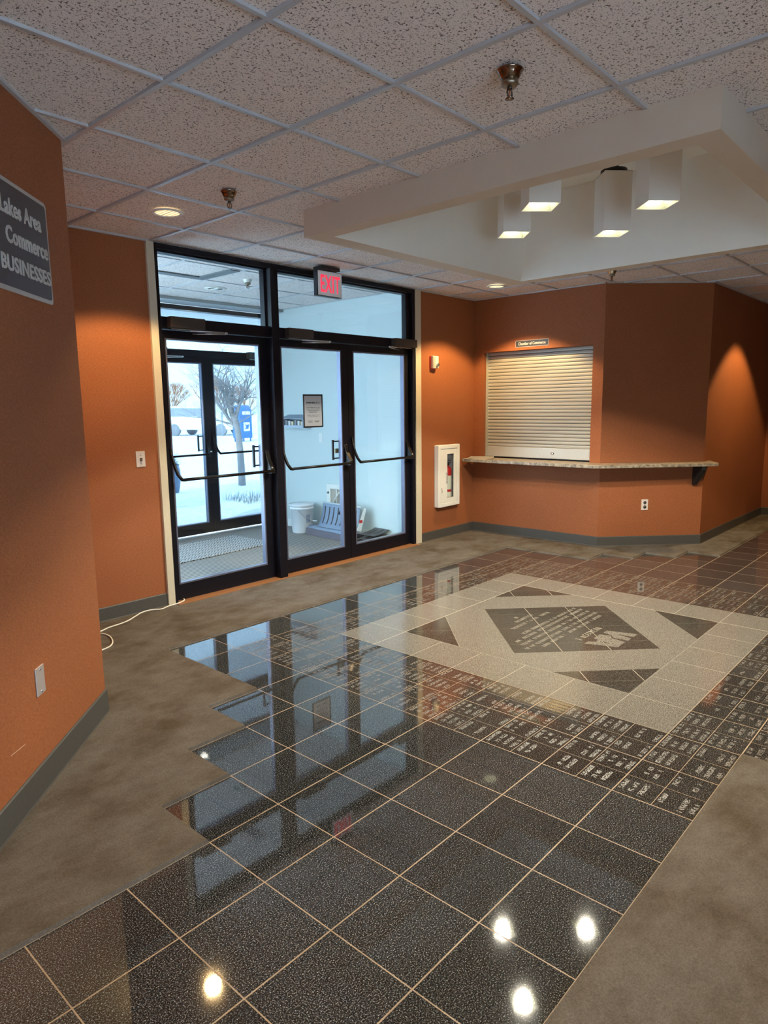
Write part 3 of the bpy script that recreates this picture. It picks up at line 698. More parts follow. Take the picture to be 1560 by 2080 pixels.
# ------------------------------------------------------------------ wall fittings
def plate(name, P, xd, w, h, d, label, cat, mat, group=None):
    pass
def frame_at(origin, xd):
    """local axes: x along wall, y up, z out of the wall (right of travel dir)"""
    xd = Vector((xd[0], xd[1], 0)).normalized(); z = Vector((xd.y, -xd.x, 0)); up = Vector((0, 0, 1))
    R = Matrix((xd, up, z)).transposed().to_4x4(); R.translation = Vector(origin); return R
# light switch left of doors
R = frame_at((-.15, 0, 1.172), (1, 0)); sw = thing('light_switch', (-.15, 0, 1.172), 'single toggle switch plate on the orange wall left of the doors', 'switch')
cvp = MB().box(-.036, .036, -.058, .058, 0, .006, mat=R).obj('cover_plate', simple('greyish_plate', (.56, .50, .47), .35), sw, bevel=.002)
MB().box(-.006, .006, -.014, .010, .005, .02, mat=R).obj('toggle', simple('dark_toggle', (.08, .06, .05), .4), sw)
for zz in (-.03, .03): MB().lathe([(0, .0055), (.004, .0055), (.004, .0085), (0, .0085)], (0, zz, 0), 8, mat=R).obj('screw', M_STEEL, cvp)
# blank plate low on left wall
cxp = -1.697; R = frame_at((cxp, cxp-.252, .466), (1, 1)); bp = thing('blank_wall_plate', (cxp, cxp-.252, .466), 'steel blank plate low on the near left wall', 'wall plate')
cvp = MB().box(-.036, .036, -.058, .058, 0, .006, mat=R).obj('cover_plate', simple('pinkish_steel', (.55, .50, .49), .35, metal=.5), bp, bevel=.002)
for zz in (-.046, .046): MB().lathe([(0, .0055), (.005, .0055), (.005, .008), (0, .008)], (0, zz, 0), 8, mat=R).obj('screw', M_STEEL, cvp)
# scratch on the wall
m = MB(); R = frame_at((-1.85, -2.102, .28), (1, 1)); m.box(-.055, .055, -.001, .001, 0.0, .0006, mat=R @ Matrix.Rotation(math.radians(-6), 4, 'Z')); 
o = m.obj('wall_scratch', simple('pale_scuff', (.6, .42, .30), .8)); tag(o, 'thin pale scratch in the near left wallcovering above the base', 'scratch')
# big sign on near left wall
s0 = Vector((-1.217, -1.469)); dl = Vector((.7071, .7071))
def LW(a, z, t=0.0):
    q = s0+dl*a+Vector((.7071, -.7071))*t; return (q.x, q.y, z)
sg = thing('wall_sign', LW(-.68, 2.19), 'large charcoal sign with pale border naming chamber businesses on the near left wall', 'sign')
def rrect(a0, a1, z0, z1, r, n=5):
    P = []
    for cx_, cz_, st in ((a1-r, z1-r, 0), (a0+r, z1-r, 90), (a0+r, z0+r, 180), (a1-r, z0+r, 270)):
        for k in range(n+1): an = math.radians(st+90*k/n); P.append((cx_+r*math.cos(an), cz_+r*math.sin(an)))
    return P
MB().prism(rrect(-1.12, -.242, 1.987, 2.40, .02), 0.0, .006, lambda a, z, h: LW(a, z, h)).obj('sign_border', simple('pale_border', (.45, .42, .41), .45), sg)
MB().prism(rrect(-1.105, -.257, 2.004, 2.384, .014), .004, .0085, lambda a, z, h: LW(a, z, h)).obj('sign_panel', M_SIGNGREY, sg)
def LT(body, aR, z, size, sx=.62):
    me = text_mesh(body, size, .0012, size*.024, sx, 'RIGHT', 1.06); place_text('sign_lettering', me, M_SIGNLET, LW(aR, z, .0098), (.7071, .7071, 0), (0, 0, 1), sg)
LT('Lakes Area', -.315, 2.270, .086, .83); LT('Commerce', -.268, 2.168, .086, .87); LT('BUSINESSES', -.261, 2.064, .078, 1.0)
# Chamber of Commerce sign
sg = thing('wall_sign', (XR, -.775, 2.207), 'small charcoal nameplate reading Chamber of Commerce above the roller shutter', 'sign')
MB().prism(rrect(.567, .983, 2.170, 2.244, .006), 0, .005, lambda a, z, h: (XR-h, -a, z)).obj('sign_border', simple('pale_border', (.5, .46, .42), .45), sg)
MB().prism(rrect(.573, .977, 2.176, 2.238, .004), .004, .0065, lambda a, z, h: (XR-h, -a, z)).obj('sign_panel', M_SIGNGREY, sg)
me = text_mesh('Chamber of Commerce', .044, .0008, .0004, .80, 'CENTER', 1.0); place_text('sign_lettering', me, simple('white_lettering', (.75, .74, .70), .5), (XR-.0072, -.775, 2.193), (0, -1, 0), (0, 0, 1), sg)
# strobe
R = frame_at((3.375, 0, 2.0), (1, 0)); st = thing('fire_alarm_strobe', (3.375, 0, 2.0), 'white horn strobe with a red back box on the wall right of the doors', 'alarm')
MB().box(-.052, .048, -.074, .072, 0, .012, mat=R).obj('back_plate', M_RED, st, bevel=.002)
MB().box(-.042, .058, -.060, .074, .012, .045, mat=R).obj('horn_body', simple('cream_plastic', (.72, .68, .58), .4), st, bevel=.006)
m = MB(); m.lathe([(.0, .074), (.014, .072), (.02, .060), (.02, .045)], (.028, -.022, 0), 16, mat=R); m.obj('strobe_lens', M_CHROME, st)
MB().box(-.036, -.002, -.05, .064, .0455, .048, mat=R).obj('horn_grille', simple('grille_shadow', (.42, .40, .33), .5), st)  # grille strip in a duller cream than the horn body
# extinguisher cabinet
cb = thing('extinguisher_cabinet', (3.61, 0, .735), 'white fire extinguisher cabinet with a tall narrow window beside the counter', 'cabinet')
x0, x1, z0, z1 = 3.405, 3.815, .38, 1.088; yf = -.062
m = MB()
for a in ((x0, x0+.045, z0, z1), (x1-.045, x1, z0, z1), (x0+.045, x1-.045, z0, z0+.045), (x0+.045, x1-.045, z1-.045, z1)): m.box(a[0], a[1], yf, 0.0, a[2], a[3])
m.obj('cabinet_trim', M_WHITE, cb, bevel=.006)
m = MB(); m.box(3.44, 3.785, .108, .118, .412, 1.058); m.box(3.437, 3.442, 0, .108, .412, 1.058); m.box(3.783, 3.788, 0, .108, .412, 1.058); m.box(3.442, 3.783, 0, .108, .412, .417); m.box(3.442, 3.783, 0, .108, 1.053, 1.058)
m.obj('inner_tub', simple('grey_tub', (.66, .62, .60), .5), cb)
dx0, dx1, dz0, dz1 = x0+.048, x1-.048, z0+.048, z1-.048; wx0, wx1, wz0, wz1 = 3.575, 3.705, .478, .985
m = MB()
for a in ((dx0, wx0, dz0, dz1), (wx1, dx1, dz0, dz1), (wx0, wx1, dz0, wz0), (wx0, wx1, wz1, dz1)): m.box(a[0], a[1], yf+.004, yf+.016, a[2], a[3])
dr = m.obj('cabinet_door', M_WHITE, cb)
MB().box(wx0, wx1, yf+.009, yf+.012, wz0, wz1).obj('window_pane', GLASS, dr)
m = MB(); m.box(wx0-.028, wx0-.022, yf-.018, yf-.012, .66, .77); m.box(wx0-.028, wx0-.022, yf-.018, yf+.004, .66, .668); m.box(wx0-.028, wx0-.022, yf-.018, yf+.004, .762, .77)
m.obj('door_pull', M_STEEL, dr)
m = MB(); m.tube([(dx0+.014, yf, .60), (dx0+.02, yf, .57), (dx0+.022, yf, .55), (dx0+.012, yf, .545)], .002, 6); m.obj('seal_mark', M_BLACK, dr)
fe = thing('fire_extinguisher', (3.715, .045, .42), 'red fire extinguisher with pale labels inside the wall cabinet', 'extinguisher')
MB().lathe([(0, .424), (.044, .424), (.048, .432), (.048, .79), (.040, .815), (.02, .828), (.018, .84), (0, .84)], (3.715, .045, 0), 24).obj('cylinder_body', M_RED, fe)
MB().lathe([(.0485, .56), (.049, .562), (.049, .72), (.0485, .722)], (3.715, .045, 0), 24).obj('label_band', simple('cream_label', (.7, .66, .55), .5), fe)
MB().lathe([(.0485, .47), (.049, .472), (.049, .53), (.0485, .532)], (3.715, .045, 0), 24).obj('label_band', simple('cream_label', (.7, .66, .55), .5), fe)
m = MB(); m.box(3.697, 3.733, .030, .060, .838, .868); m.box(3.685, 3.775, .037, .053, .868, .876); m.box(3.69, 3.775, .037, .053, .892, .900); m.obj('valve_handle', M_BLACK, fe)
# ------------------------------------------------------------------ roller shutter
rs = thing('roller_shutter', (XR+.09, -.815, .9), 'closed pale roller shutter of narrow slats above the counter', 'shutter')
ya, yb = -.150, -1.482; xs_ = XR+.085
m = MB(); n = 28; zt0, zb0 = 2.14, 1.045; ph = (zt0-zb0)/n
for k in range(n):
    z0_ = zb0+k*ph
    prof = [(xs_+.006, z0_), (xs_-.001, z0_+.004), (xs_-.004, z0_+ph*.5), (xs_-.001, z0_+ph-.003), (xs_+.006, z0_+ph)]
    for q in range(4):
        (xa, za), (xb_, zb_) = prof[q], prof[q+1]; m.q([(xa, ya, za), (xa, yb, za), (xb_, yb, zb_), (xb_, ya, zb_)])
sl = NT('shutter_enamel'); p_ = sl.pos(); X_, Y_, Z_ = sl.xyz(p_)
gm = sl.lt(sl.absf(sl.sub(sl.fr(sl.add(sl.mul(sl.sub(Z_, zb0), 1/ph), .5)), .5)), .07)
sl.col(sl.mix(gm, (.42, .41, .365), (.10, .095, .08))); sl.rough(.42); sl.metal(.15)
m.obj('slat_curtain', sl.m, rs, fixn=False)
bb_ = MB().box(xs_-.012, xs_+.012, yb, ya, .925, 1.045).obj('bottom_bar', simple('grey_bar_enamel', (.50, .49, .45), .4, metal=.2), rs, bevel=.003)
m = MB(); m.lathe([(0, -.002), (.022, -.002), (.025, 0), (.022, .002), (0, .002)], (0, 0, 0), 20, mat=Matrix.Translation((xs_-.013, -1.02, .985)) @ Matrix.Diagonal((1, 1, .55, 1)) @ Matrix.Rotation(math.pi/2, 4, 'Y')); m.obj('lock_escutcheon', M_CHROME, bb_)
for q_ in (ya, yb-.012): MB().box(XR+.05, XR+.115, q_, q_+.012, .91, 2.14).obj('guide_rail', simple('guide_aluminium', (.55, .54, .48), .35, metal=.4), rs)
tag(MB().box(XR+.12, XR+.13, -1.6, -.05, .8, 2.3).obj('wall_shutter_backing', M_BLACK), kind='structure')
# counter
def lam():
    t = NT('mottled_tan_laminate'); p = t.pos(); n = t.noise(p, 26, 5, .7); 
    t.col(t.ramp(n, [(.35, (.10, .085, .07)), (.5, (.27, .22, .16)), (.65, (.42, .36, .28))])); t.rough(.35); return t.m
ct = thing('wall_counter', (3.95, -1.0, .9), 'long mottled tan laminate counter shelf wrapping the wall corner below the shutter', 'counter')
fx_ = 3.905; off = .30*1.0
P = [(XR+.07, -.137), (XR+.07, -1.495), (XR, -1.497), (XR, -1.616), (4.98, -2.416), (5.15, -2.418), (4.86, -2.60), (4.05-.11, -1.72), (fx_, -1.66), (fx_, -.03), (XR-.001, -.03), (XR, -.137)]
MB().prism(P, .874, .908, lambda a, b, h: (a, b, h)).obj('counter_top', lam(), ct, bevel=.003)
m = MB(); Rb = Matrix.Translation((4.93, -2.366, 0)) @ Matrix.Rotation(math.radians(-135), 4, 'Z')   # local x out of chamfer wall
m.prism([(.0, .66), (.03, .66), (.20, .835), (.20, .874), (0, .874)], -.05, -.005, lambda a, c, h: Rb @ Vector((a, h, c)))
m.obj('counter_bracket', M_BLACK, ct, bevel=.002)
# outlet on chamfer wall
q = Vector((4.537, -1.972, .454)); R = frame_at(q, (1, -1)); ol = thing('power_outlet', q, 'white duplex power outlet on the angled wall under the counter', 'outlet')
MB().box(-.036, .036, -.058, .058, 0, .006, mat=R).obj('cover_plate', simple('pinkish_white_plate', (.66, .58, .54), .4), ol, bevel=.002)
for zz in (-.024, .024): MB().lathe([(0, .0055), (.016, .0055), (.017, .009), (0, .009)], (0, zz, 0), 14, mat=R).obj('socket_face', simple('dark_socket', (.06, .05, .05), .5), ol)
m = MB(); m.lathe([(0, .006), (.004, .006), (.004, .012), (0, .012)], (0, 0, 0), 8, mat=R); m.obj('screw', M_STEEL, ol)
# papers on the counter
pp = thing('paper_stack', (4.02, -.17, .908), 'small stack of curled papers at the left end of the counter', 'papers')
for k in range(4):
    m = MB(); nx = 8; a_ = math.radians(8+7*k); R = Matrix.Translation((4.02+.01*k, -.17-.012*k, .9085+.0022*k)) @ Matrix.Rotation(a_, 4, 'Z')
    for t_ in range(nx):
        u0_, u1_ = t_/nx, (t_+1)/nx; zf = lambda u: .012*(k+1)/4*max(0, u-.5)**2*4
        c_ = [R @ Vector(((-.10+.20*u), yy, zf(u))) for u in (u0_, u1_) for yy in (-.14, .14)]
        d_ = [v+Vector((0, 0, .0012)) for v in c_]
        m.q([d_[0], d_[2], d_[3], d_[1]]); m.q([c_[0], c_[1], c_[3], c_[2]]); m.q([c_[0], c_[2], d_[2], d_[0]]); m.q([c_[1], d_[1], d_[3], c_[3]])
        if t_ == 0: m.q([c_[0], d_[0], d_[1], c_[1]])
        if t_ == nx-1: m.q([c_[2], c_[3], d_[3], d_[2]])
    m.obj('paper_sheet', simple('cream_paper', (.62, .54, .42), .8) if k < 3 else simple('grey_leaflet', (.30, .28, .25), .6), pp)
# white cable on the carpet
def smooth(P, n=8):
    P = [Vector(p) for p in P]; out = []
    for k in range(len(P)-1):
        p0, p1, p2, p3 = P[max(k-1, 0)], P[k], P[k+1], P[min(k+2, len(P)-1)]
        for t_ in range(n):
            t = t_/n; out.append(.5*((2*p1)+(-p0+p2)*t+(2*p0-5*p1+4*p2-p3)*t*t+(-p0+3*p1-3*p2+p3)*t**3))
    out.append(P[-1]); return out
zc = CZ+.0055
path = [(-1.02, -.62), (-.90, -.60), (-.83, -.593), (-.751, -.561), (-.696, -.483), (-.66, -.361), (-.675, -.265), (-.74, -.22), (-.72, -.235), (-.656, -.224), (-.57, -.185), (-.48, -.169), (-.402, -.14), (-.32, -.085), (-.24, -.035), (-.17, -.03), (-.10, -.07), (-.03, -.045), (.05, -.035), (.12, -.02), (.155, .02), (.17, .09)]
m = MB(); m.tube(smooth([(a, b, zc+(.004 if b > -.03 and a > 0 else 0)) for a, b in path]), .0052, 8); tag(m.obj('power_cable', simple('white_cable', (.70, .66, .58), .45)), 'thin white cable looping over the carpet from behind the near wall to the doors', 'cable')
# ------------------------------------------------------------------ vestibule contents
mt = thing('door_mat', (1.5, 1.68, 0), 'grey diamond patterned rubber door mat on the vestibule floor', 'mat')
t = NT('woven_rubber_mat'); p_ = t.pos(); X_, Y_, Z_ = t.xyz(p_)
u_ = t.mul(t.add(X_, Y_), 1/.12); v_ = t.mul(t.sub(X_, Y_), 1/.12)
chk = t.math('MODULO', t.add(t.fl(u_), t.add(t.fl(v_), 400.0)), 2.0)
dash = t.mx(t.mn(chk, t.lt(t.fr(t.mul(u_, 3)), .4)), t.mn(t.sub(1.0, chk), t.lt(t.fr(t.mul(v_, 3)), .4)))
t.col(t.mix(dash, (.42, .41, .40), (.06, .055, .055))); t.rough(.6); t.bump(t.sub(1.0, dash), .6, .003)
Rm = Matrix.Translation((1.46, 1.66, 0)) @ Matrix.Rotation(math.radians(3.5), 4, 'Z')
MB().box(-.66, .66, -.38, .38, .001, .012, mat=Rm).obj('mat_surface', t.m, mt, bevel=.004)
# bucket
bx, by = 2.80, 1.60
bk = thing('plastic_bucket', (bx, by, 0), 'white lidded plastic bucket with wire handle against the vestibule wall', 'bucket')
bw_ = simple('white_bucket_plastic', (.74, .76, .80), .4)
MB().lathe([(0, .002), (.118, .002), (.124, .01), (.140, .30), (.147, .302), (.147, .312), (.141, .314), (.142, .332), (.148, .334), (.148, .342), (.140, .344)], (bx, by, 0), 40).obj('bucket_body', bw_, bk)
MB().lathe([(0, .356), (.125, .356), (.132, .350), (.150, .350), (.154, .360), (.154, .345), (.150, .338)], (bx, by, 0), 40).obj('lid', bw_, bk)
m = MB(); hp = []
for k in range(17):
    an = math.radians(200+k*180/16); hp.append((bx+.152*math.cos(an), by+.152*math.sin(an), .32-.17*math.sin(math.pi*k/16)))
m.tube(hp, .0025, 6); m.obj('wire_handle', M_STEEL, bk)
MB().lathe([(0, -.05), (.008, -.05), (.008, .05), (0, .05)], (0, 0, 0), 10, mat=Matrix.Translation(Vector(hp[8])) @ Matrix.Rotation(math.radians(200+90-90), 4, 'Z') @ Matrix.Rotation(math.pi/2, 4, 'X')).obj('grip', bw_, bk)
m = MB()
for k in range(6):
    a0 = math.radians(250+k*4); a1 = math.radians(254+k*4); rr = .1345
    m.q([(bx+(rr+.002)*math.cos(a0), by+(rr+.002)*math.sin(a0), .14), (bx+(rr+.002)*math.cos(a1), by+(rr+.002)*math.sin(a1), .14), (bx+(rr+.006)*math.cos(a1), by+(rr+.006)*math.sin(a1), .235), (bx+(rr+.006)*math.cos(a0), by+(rr+.006)*math.sin(a0), .235)])
m.obj('printed_label', simple('bluegrey_label', (.22, .25, .33), .6), bk)
# return grille low on wall
gr = thing('louvred_wall_grille', (3.0, 1.16, .46), 'white framed access grille low on the pale vestibule wall behind the shovels', 'grille')
m = MB()
for a in ((1.27, 1.335, .32, .605), (1.0, 1.065, .32, .605), (1.065, 1.27, .32, .365), (1.065, 1.27, .548, .605), (1.158, 1.172, .365, .548)): m.box(2.978, 2.999, a[0], a[1], a[2], a[3])
m.obj('grille_frame', M_WHITE, gr, bevel=.002)
MB().box(2.990, 2.999, 1.065, 1.27, .365, .548).obj('grille_panel', simple('tan_panel', (.42, .36, .30), .7), gr)
m = MB(); m.lathe([(0, -.012), (.012, -.012), (.014, 0), (0, .0)], (2.978, 1.305, .50), 14, axis='X'); m.obj('knob', simple('dark_knob', (.1, .1, .1), .4), gr)
# wall box with clear front and switch
wb = thing('brochure_box', (3.0, 1.88, 1.34), 'clear fronted brochure box with grey roof on the vestibule wall left of the notice', 'box')
m = MB(); m.prism([(2.86, 1.405), (2.998, 1.445), (2.998, 1.43), (2.86, 1.395)], 1.60, 2.02, lambda a, c, h: (a, h, c)); m.obj('box_roof', simple('slate_roof', (.25, .30, .38), .5), wb)
m = MB(); m.box(2.865, 2.998, 1.61, 2.01, 1.285, 1.30); m.box(2.865, 2.998, 2.0, 2.01, 1.30, 1.40); m.box(2.865, 2.998, 1.61, 1.62, 1.30, 1.40); m.box(2.865, 2.87, 1.62, 2.0, 1.30, 1.315); m.obj('box_tray', simple('bluish_acrylic', (.42, .48, .58), .3), wb)
for k in range(6):
    yk = 1.65+k*.058; MB().box(2.90, 2.985, yk, yk+.04, 1.30, 1.36+.008*(k % 3)).obj('brochure', simple(('cream_card', 'white_card', 'grey_card')[k % 3], ((.75, .62, .42), (.7, .7, .68), (.3, .32, .36))[k % 3], .7), wb)
R = frame_at((3.0, 1.432, 1.165), (0, -1)); sw = thing('light_switch', (3.0, 1.432, 1.165), 'white rocker switch plate on the pale vestibule wall below the notice', 'switch')
MB().box(-.034, .034, -.056, .056, 0, .006, mat=R).obj('cover_plate', M_PLAST, sw, bevel=.002); MB().box(-.015, .015, -.032, .032, .005, .009, mat=R).obj('rocker', M_PLAST, sw)
# snow shovels: a ribbed upright pusher blade and two dark blades below
sh_b = simple('blue_grey_blade', (.20, .26, .36), .35); sh_d = simple('charcoal_blade', (.055, .055, .062), .45)
def blade(name, R, L, curve, mat, ribs, label, parts=None, thick=.005):
    """curve: list of (out, up) section points; swept along local y of length L"""
    th = thing(name, R.translation, label, 'shovel', 'snow shovels in the vestibule corner')
    m = MB(); n = len(curve); ny_ = 10
    def P(k, y, o=0):
        a, c = curve[k]; a0, c0 = curve[max(k-1, 0)]; a1, c1 = curve[min(k+1, n-1)]; d = Vector((a1-a0, c1-c0)).normalized(); return R @ Vector((a - d.y*o, y, c + d.x*o))
    for s_ in range(ny_):
        y0_, y1_ = -L/2+L*s_/ny_, -L/2+L*(s_+1)/ny_
        for k in range(n-1):
            m.q([P(k, y0_), P(k, y1_), P(k+1, y1_), P(k+1, y0_)], sm=True); m.q([P(k, y0_, thick), P(k+1, y0_, thick), P(k+1, y1_, thick), P(k, y1_, thick)], sm=True)
        m.q([P(0, y0_), P(0, y0_, thick), P(0, y1_, thick), P(0, y1_)]); m.q([P(n-1, y0_), P(n-1, y1_), P(n-1, y1_, thick), P(n-1, y0_, thick)])
    for yy in (-L/2, L/2):
        for k in range(n-1): m.q([P(k, yy), P(k+1, yy), P(k+1, yy, thick), P(k, yy, thick)])
    m.obj('blade', mat, th)
    if ribs:
        for s_ in range(ribs):
            yy = -L/2+L*(s_+.7)/(ribs+.4); MB().tube([P(k, yy, thick+.003) for k in range(2, n-1)], .0065, 6).obj('blade_rib', sh_d, th)
    return th, P
def Rz(x, y, z, deg): return Matrix.Translation((x, y, z)) @ Matrix.Rotation(math.radians(deg), 4, 'Z')
curve = [(.20*math.cos(a)-.02, .19-.19*math.sin(a)) for a in [math.radians(90-k*7.5) for k in range(11)]]
# section: starts low in front, sweeps up at the back
cv = [(-.13+.17*t_**.8*(1-.35*t_), .28*t_**1.35) for t_ in [k/9 for k in range(10)]]
th, Pf = blade('snow_shovel', Rz(2.87, .95, .114, -3), .66, cv, sh_b, 8, 'ribbed grey pusher blade standing on top of the shovel pile')
m = MB(); m.tube([Pf(9, -.33, 0), Pf(9, .33, 0)], .011, 8); m.obj('top_edge', simple('pale_edge', (.55, .6, .65), .4), th)
m = MB(); m.tube([Pf(6, 0, .02), (2.955, .90, .62), (2.97, .925, 1.0), (2.968, .925, 1.42)], .013, 10); m.obj('shovel_shaft', M_BLACK, th)
m = MB(); m.tube(smooth([(2.968, .925, 1.42), (2.96, .885, 1.45), (2.965, .85, 1.50), (2.97, .88, 1.54), (2.965, .935, 1.53), (2.968, .93, 1.46)]), .011, 8); m.obj('d_grip', simple('grey_grip', (.25, .27, .30), .5), th)
m = MB(); Qa = Pf(5, -.333, 0); 
m.prism([(-.09, .02), (.03, .27), (.06, .25), (-.03, .0)], -.335, -.342, lambda a, c, h: Rz(2.87, .95, .114, -3) @ Vector((a, h, c))); m.obj('end_cap', simple('white_cap', (.7, .72, .74), .4), th)
m = MB(); m.box(-.055, -.005, -.3445, -.3425, .10, .135, mat=Rz(2.87, .95, .114, -3)); m.obj('red_sticker', M_RED, th)
cv2 = [(-.165, .0), (-.160, .03), (-.158, .06), (-.152, .088), (-.13, .096), (-.07, .092), (.0, .075), (.07, .05), (.12, .03)]
th, Pf = blade('snow_shovel', Rz(2.88, 1.03, .002, -4), .80, cv2, sh_b, 0, 'wide shallow blue grey blade with a dark rubber front lying lowest beside the bucket', thick=.012)
MB().box(-.186, -.172, -.40, .40, .0, .082, mat=Rz(2.88, 1.03, .002, -4)).obj('wear_strip', simple('grey_rubber_strip', (.15, .13, .16), .6), th)
for k, (xx, yy, zz, dg) in enumerate(((2.82, .47, .002, 5), (2.86, .455, .052, 0), (2.89, .44, .102, -5))):
    cvk = [(-.14+.24*t_, 0+.040*t_**2) for t_ in [q_/7 for q_ in range(8)]]
    th, Pf = blade('snow_shovel', Rz(xx, yy, zz, dg), .24, cvk, sh_d, 2, ('black scoop blade lowest in the pile at its right end', 'black scoop blade in the middle of the nested pile', 'black scoop blade topmost of the nested pile nearest the wall')[k], thick=.006)
m = MB(); m.tube(smooth([(2.965, 1.22, .37), (2.955, 1.16, .44), (2.96, 1.10, .51), (2.965, 1.07, .50), (2.965, 1.06, .42), (2.96, 1.055, .36)]), .007, 8); tag(m.obj('garden_hose', simple('white_hose', (.75, .75, .72), .5)), 'short white hose loop in front of the low wall grille', 'hose')
# ------------------------------------------------------------------ outdoors
def snow():
    t = NT('trodden_snow'); p = t.pos(); n = t.noise(t.mapping(p, (1, 1.0, 1)), 1.3, 6, .6); n2 = t.noise(p, 9, 4, .6)
    t.col(t.mix(n, (.80, .84, .90), (.93, .95, .97))); t.rough(.75); t.bump(t.add(t.mul(n, 2.0), t.mul(n2, .35)), .7, .12); return t.m
m = MB()
def elev(y):
    t_ = min(1, max(0, (y-8.6)/6)); t2 = min(1, max(0, (y-19)/8)); return -.10+.40*t_*t_*(3-2*t_)-.30*t2*t2*(3-2*t2)
hs = lambda x, y: elev(y)+.04*math.sin(x*1.1+.6*y)+.035*math.sin(y*1.7-x*.5)
gx_ = [-60, -30, -10, -4]+[0+k*.8 for k in range(26)]+[24, 32, 50, 90]; gy_ = [.35, 1.4, 2.48]+[3+k*.8 for k in range(24)]+[25, 32, 45, 70, 120]
for a in range(len(gx_)-1):
    for b in range(len(gy_)-1):
        Q = [(gx_[a+p_], gy_[b+q_]) for p_, q_ in ((0, 0), (1, 0), (1, 1), (0, 1))]
        m.q([(x, y, hs(x, y) if 3 < y < 22 and -4 < x < 21 else elev(y)) for x, y in Q], sm=True)
m.q([(-60, -80, -.1), (90, -80, -.1), (90, -7.35, -.1), (-60, -7.35, -.1)])
tag(m.obj('snow_ground', snow()), kind='structure')
# entrance canopy soffit of white boards
t = NT('white_board_soffit'); p_ = t.pos(); X_, Y_, Z_ = t.xyz(p_); ln = t.lt(t.fr(t.mul(X_, 1/.15)), .06); t.col(t.mix(ln, (.85, .85, .84), (.35, .35, .36))); t.rough(.5)
tag(MB().box(-3, 9, 2.5, 5.2, 2.76, 2.95).obj('entrance_canopy', t.m), kind='structure')
# bare tree
bark = simple('grey_bark', (.33, .31, .31), .9, var=.3, scale=20)
tr = thing('bare_tree', (6.14, 7.39, -.12), 'bare leafless tree leaning in the snow beyond the outer doors', 'tree')
m = MB(); rg = random.Random(11)
base = Vector((6.14, 7.39, -.12)); fork = Vector((5.98, 7.62, 1.55))
def branch(p, d, L, r, dep):
    n_ = 5 if dep < 3 else 3; pts = [p]; q = p.copy(); dd = d.normalized(); kids = []
    for k in range(n_):
        dd = (dd+Vector((rg.uniform(-.25, .25), rg.uniform(-.25, .25), rg.uniform(-.12, .22)))).normalized(); q = q+dd*L/n_; pts.append(q.copy()); kids.append((q.copy(), dd.copy()))
    m.tube(pts, [r*(1-.6*k/n_) for k in range(n_+1)], 6 if dep < 2 else 4, cap=False)
    if dep >= 4 or L < .09: return
    for k, (q_, d_) in enumerate(kids):
        if dep >= 1 and k < n_-1 and rg.random() < .38: continue
        for s_ in range(2 if k == n_-1 else 1):
            ax = Vector((rg.uniform(-1, 1), rg.uniform(-1, 1), rg.uniform(-.5, .9))).normalized()
            nd = (d_*.7+ax*.9).normalized(); branch(q_, nd, L*rg.uniform(.5, .72), r*(1-.6*(k+1)/n_)*.72, dep+1)
trunk = [base, (6.14, 7.395, .3), (6.128, 7.411, .785), (6.105, 7.437, 1.15), (6.07, 7.476, 1.384)]
m.tube(smooth(trunk, 4), [.085-.0015*k for k in range(17)], 10)
fork = Vector(trunk[-1])
for d_, L_, r_ in (((-.12, .12, 1), 1.0, .055), ((.25, -.3, 1), .85, .04), ((-.7, .8, .75), .95, .028), ((.5, -.5, .9), .8, .03), ((-.55, .6, .35), .8, .02), ((.1, .3, 1), .8, .035), ((.6, -.6, .25), .55, .014), ((-.3, .35, 1), .9, .035)):
    branch(fork+Vector((0, 0, rg.uniform(-.25, .0))), Vector(d_), L_, r_, 0)
m.obj('trunk_and_branches', bark, tr)
# potted plant
pt = thing('potted_plant', (4.42, 7.30, -.1), 'spiky snow dusted plant in a tall blue grey urn outside the doors', 'plant')
MB().lathe([(0, -.1), (.11, -.1), (.135, .0), (.165, .2), (.15, .36), (.135, .42), (.15, .45), (.13, .45), (.12, .40), (0, .40)], (4.42, 7.30, 0), 28).obj('urn', simple('blue_grey_glaze', (.16, .24, .36), .35), pt)
m = MB(); rg = random.Random(4)
for k in range(70):
    an = rg.uniform(0, 6.28); el = rg.uniform(.1, 1.3); L_ = rg.uniform(.22, .42); d = Vector((math.cos(an)*math.cos(el), math.sin(an)*math.cos(el), math.sin(el))); b0 = Vector((4.42, 7.30, .42)); w_ = Vector((-math.sin(an), math.cos(an), 0))*.014
    mid = b0+d*L_*.5; end = b0+d*L_+Vector((0, 0, -.06)); m.q([b0-w_*.5, b0+w_*.5, mid+w_, mid-w_]); m.q([mid-w_, mid+w_, end])
m.obj('foliage', simple('frosted_leaves', (.30, .36, .36), .7), pt)
# grass tuft
m = MB()
for k in range(150):
    x = 4.5+rg.uniform(-.32, .32); y = 4.95+rg.uniform(-.32, .32); an = rg.uniform(0, 6.28); L_ = rg.uniform(.08, .24); b0 = Vector((x, y, -.1)); w_ = Vector((-math.sin(an), math.cos(an), 0))*.006; end = b0+Vector((math.cos(an)*.12, math.sin(an)*.12, L_)); m.q([b0-w_, b0+w_, end])
o = m.obj('grass_tuft', simple('frosty_grass', (.22, .27, .24), .8)); tag(o, 'low tuft of frosted grass poking out of the snow', 'grass', kind='stuff')
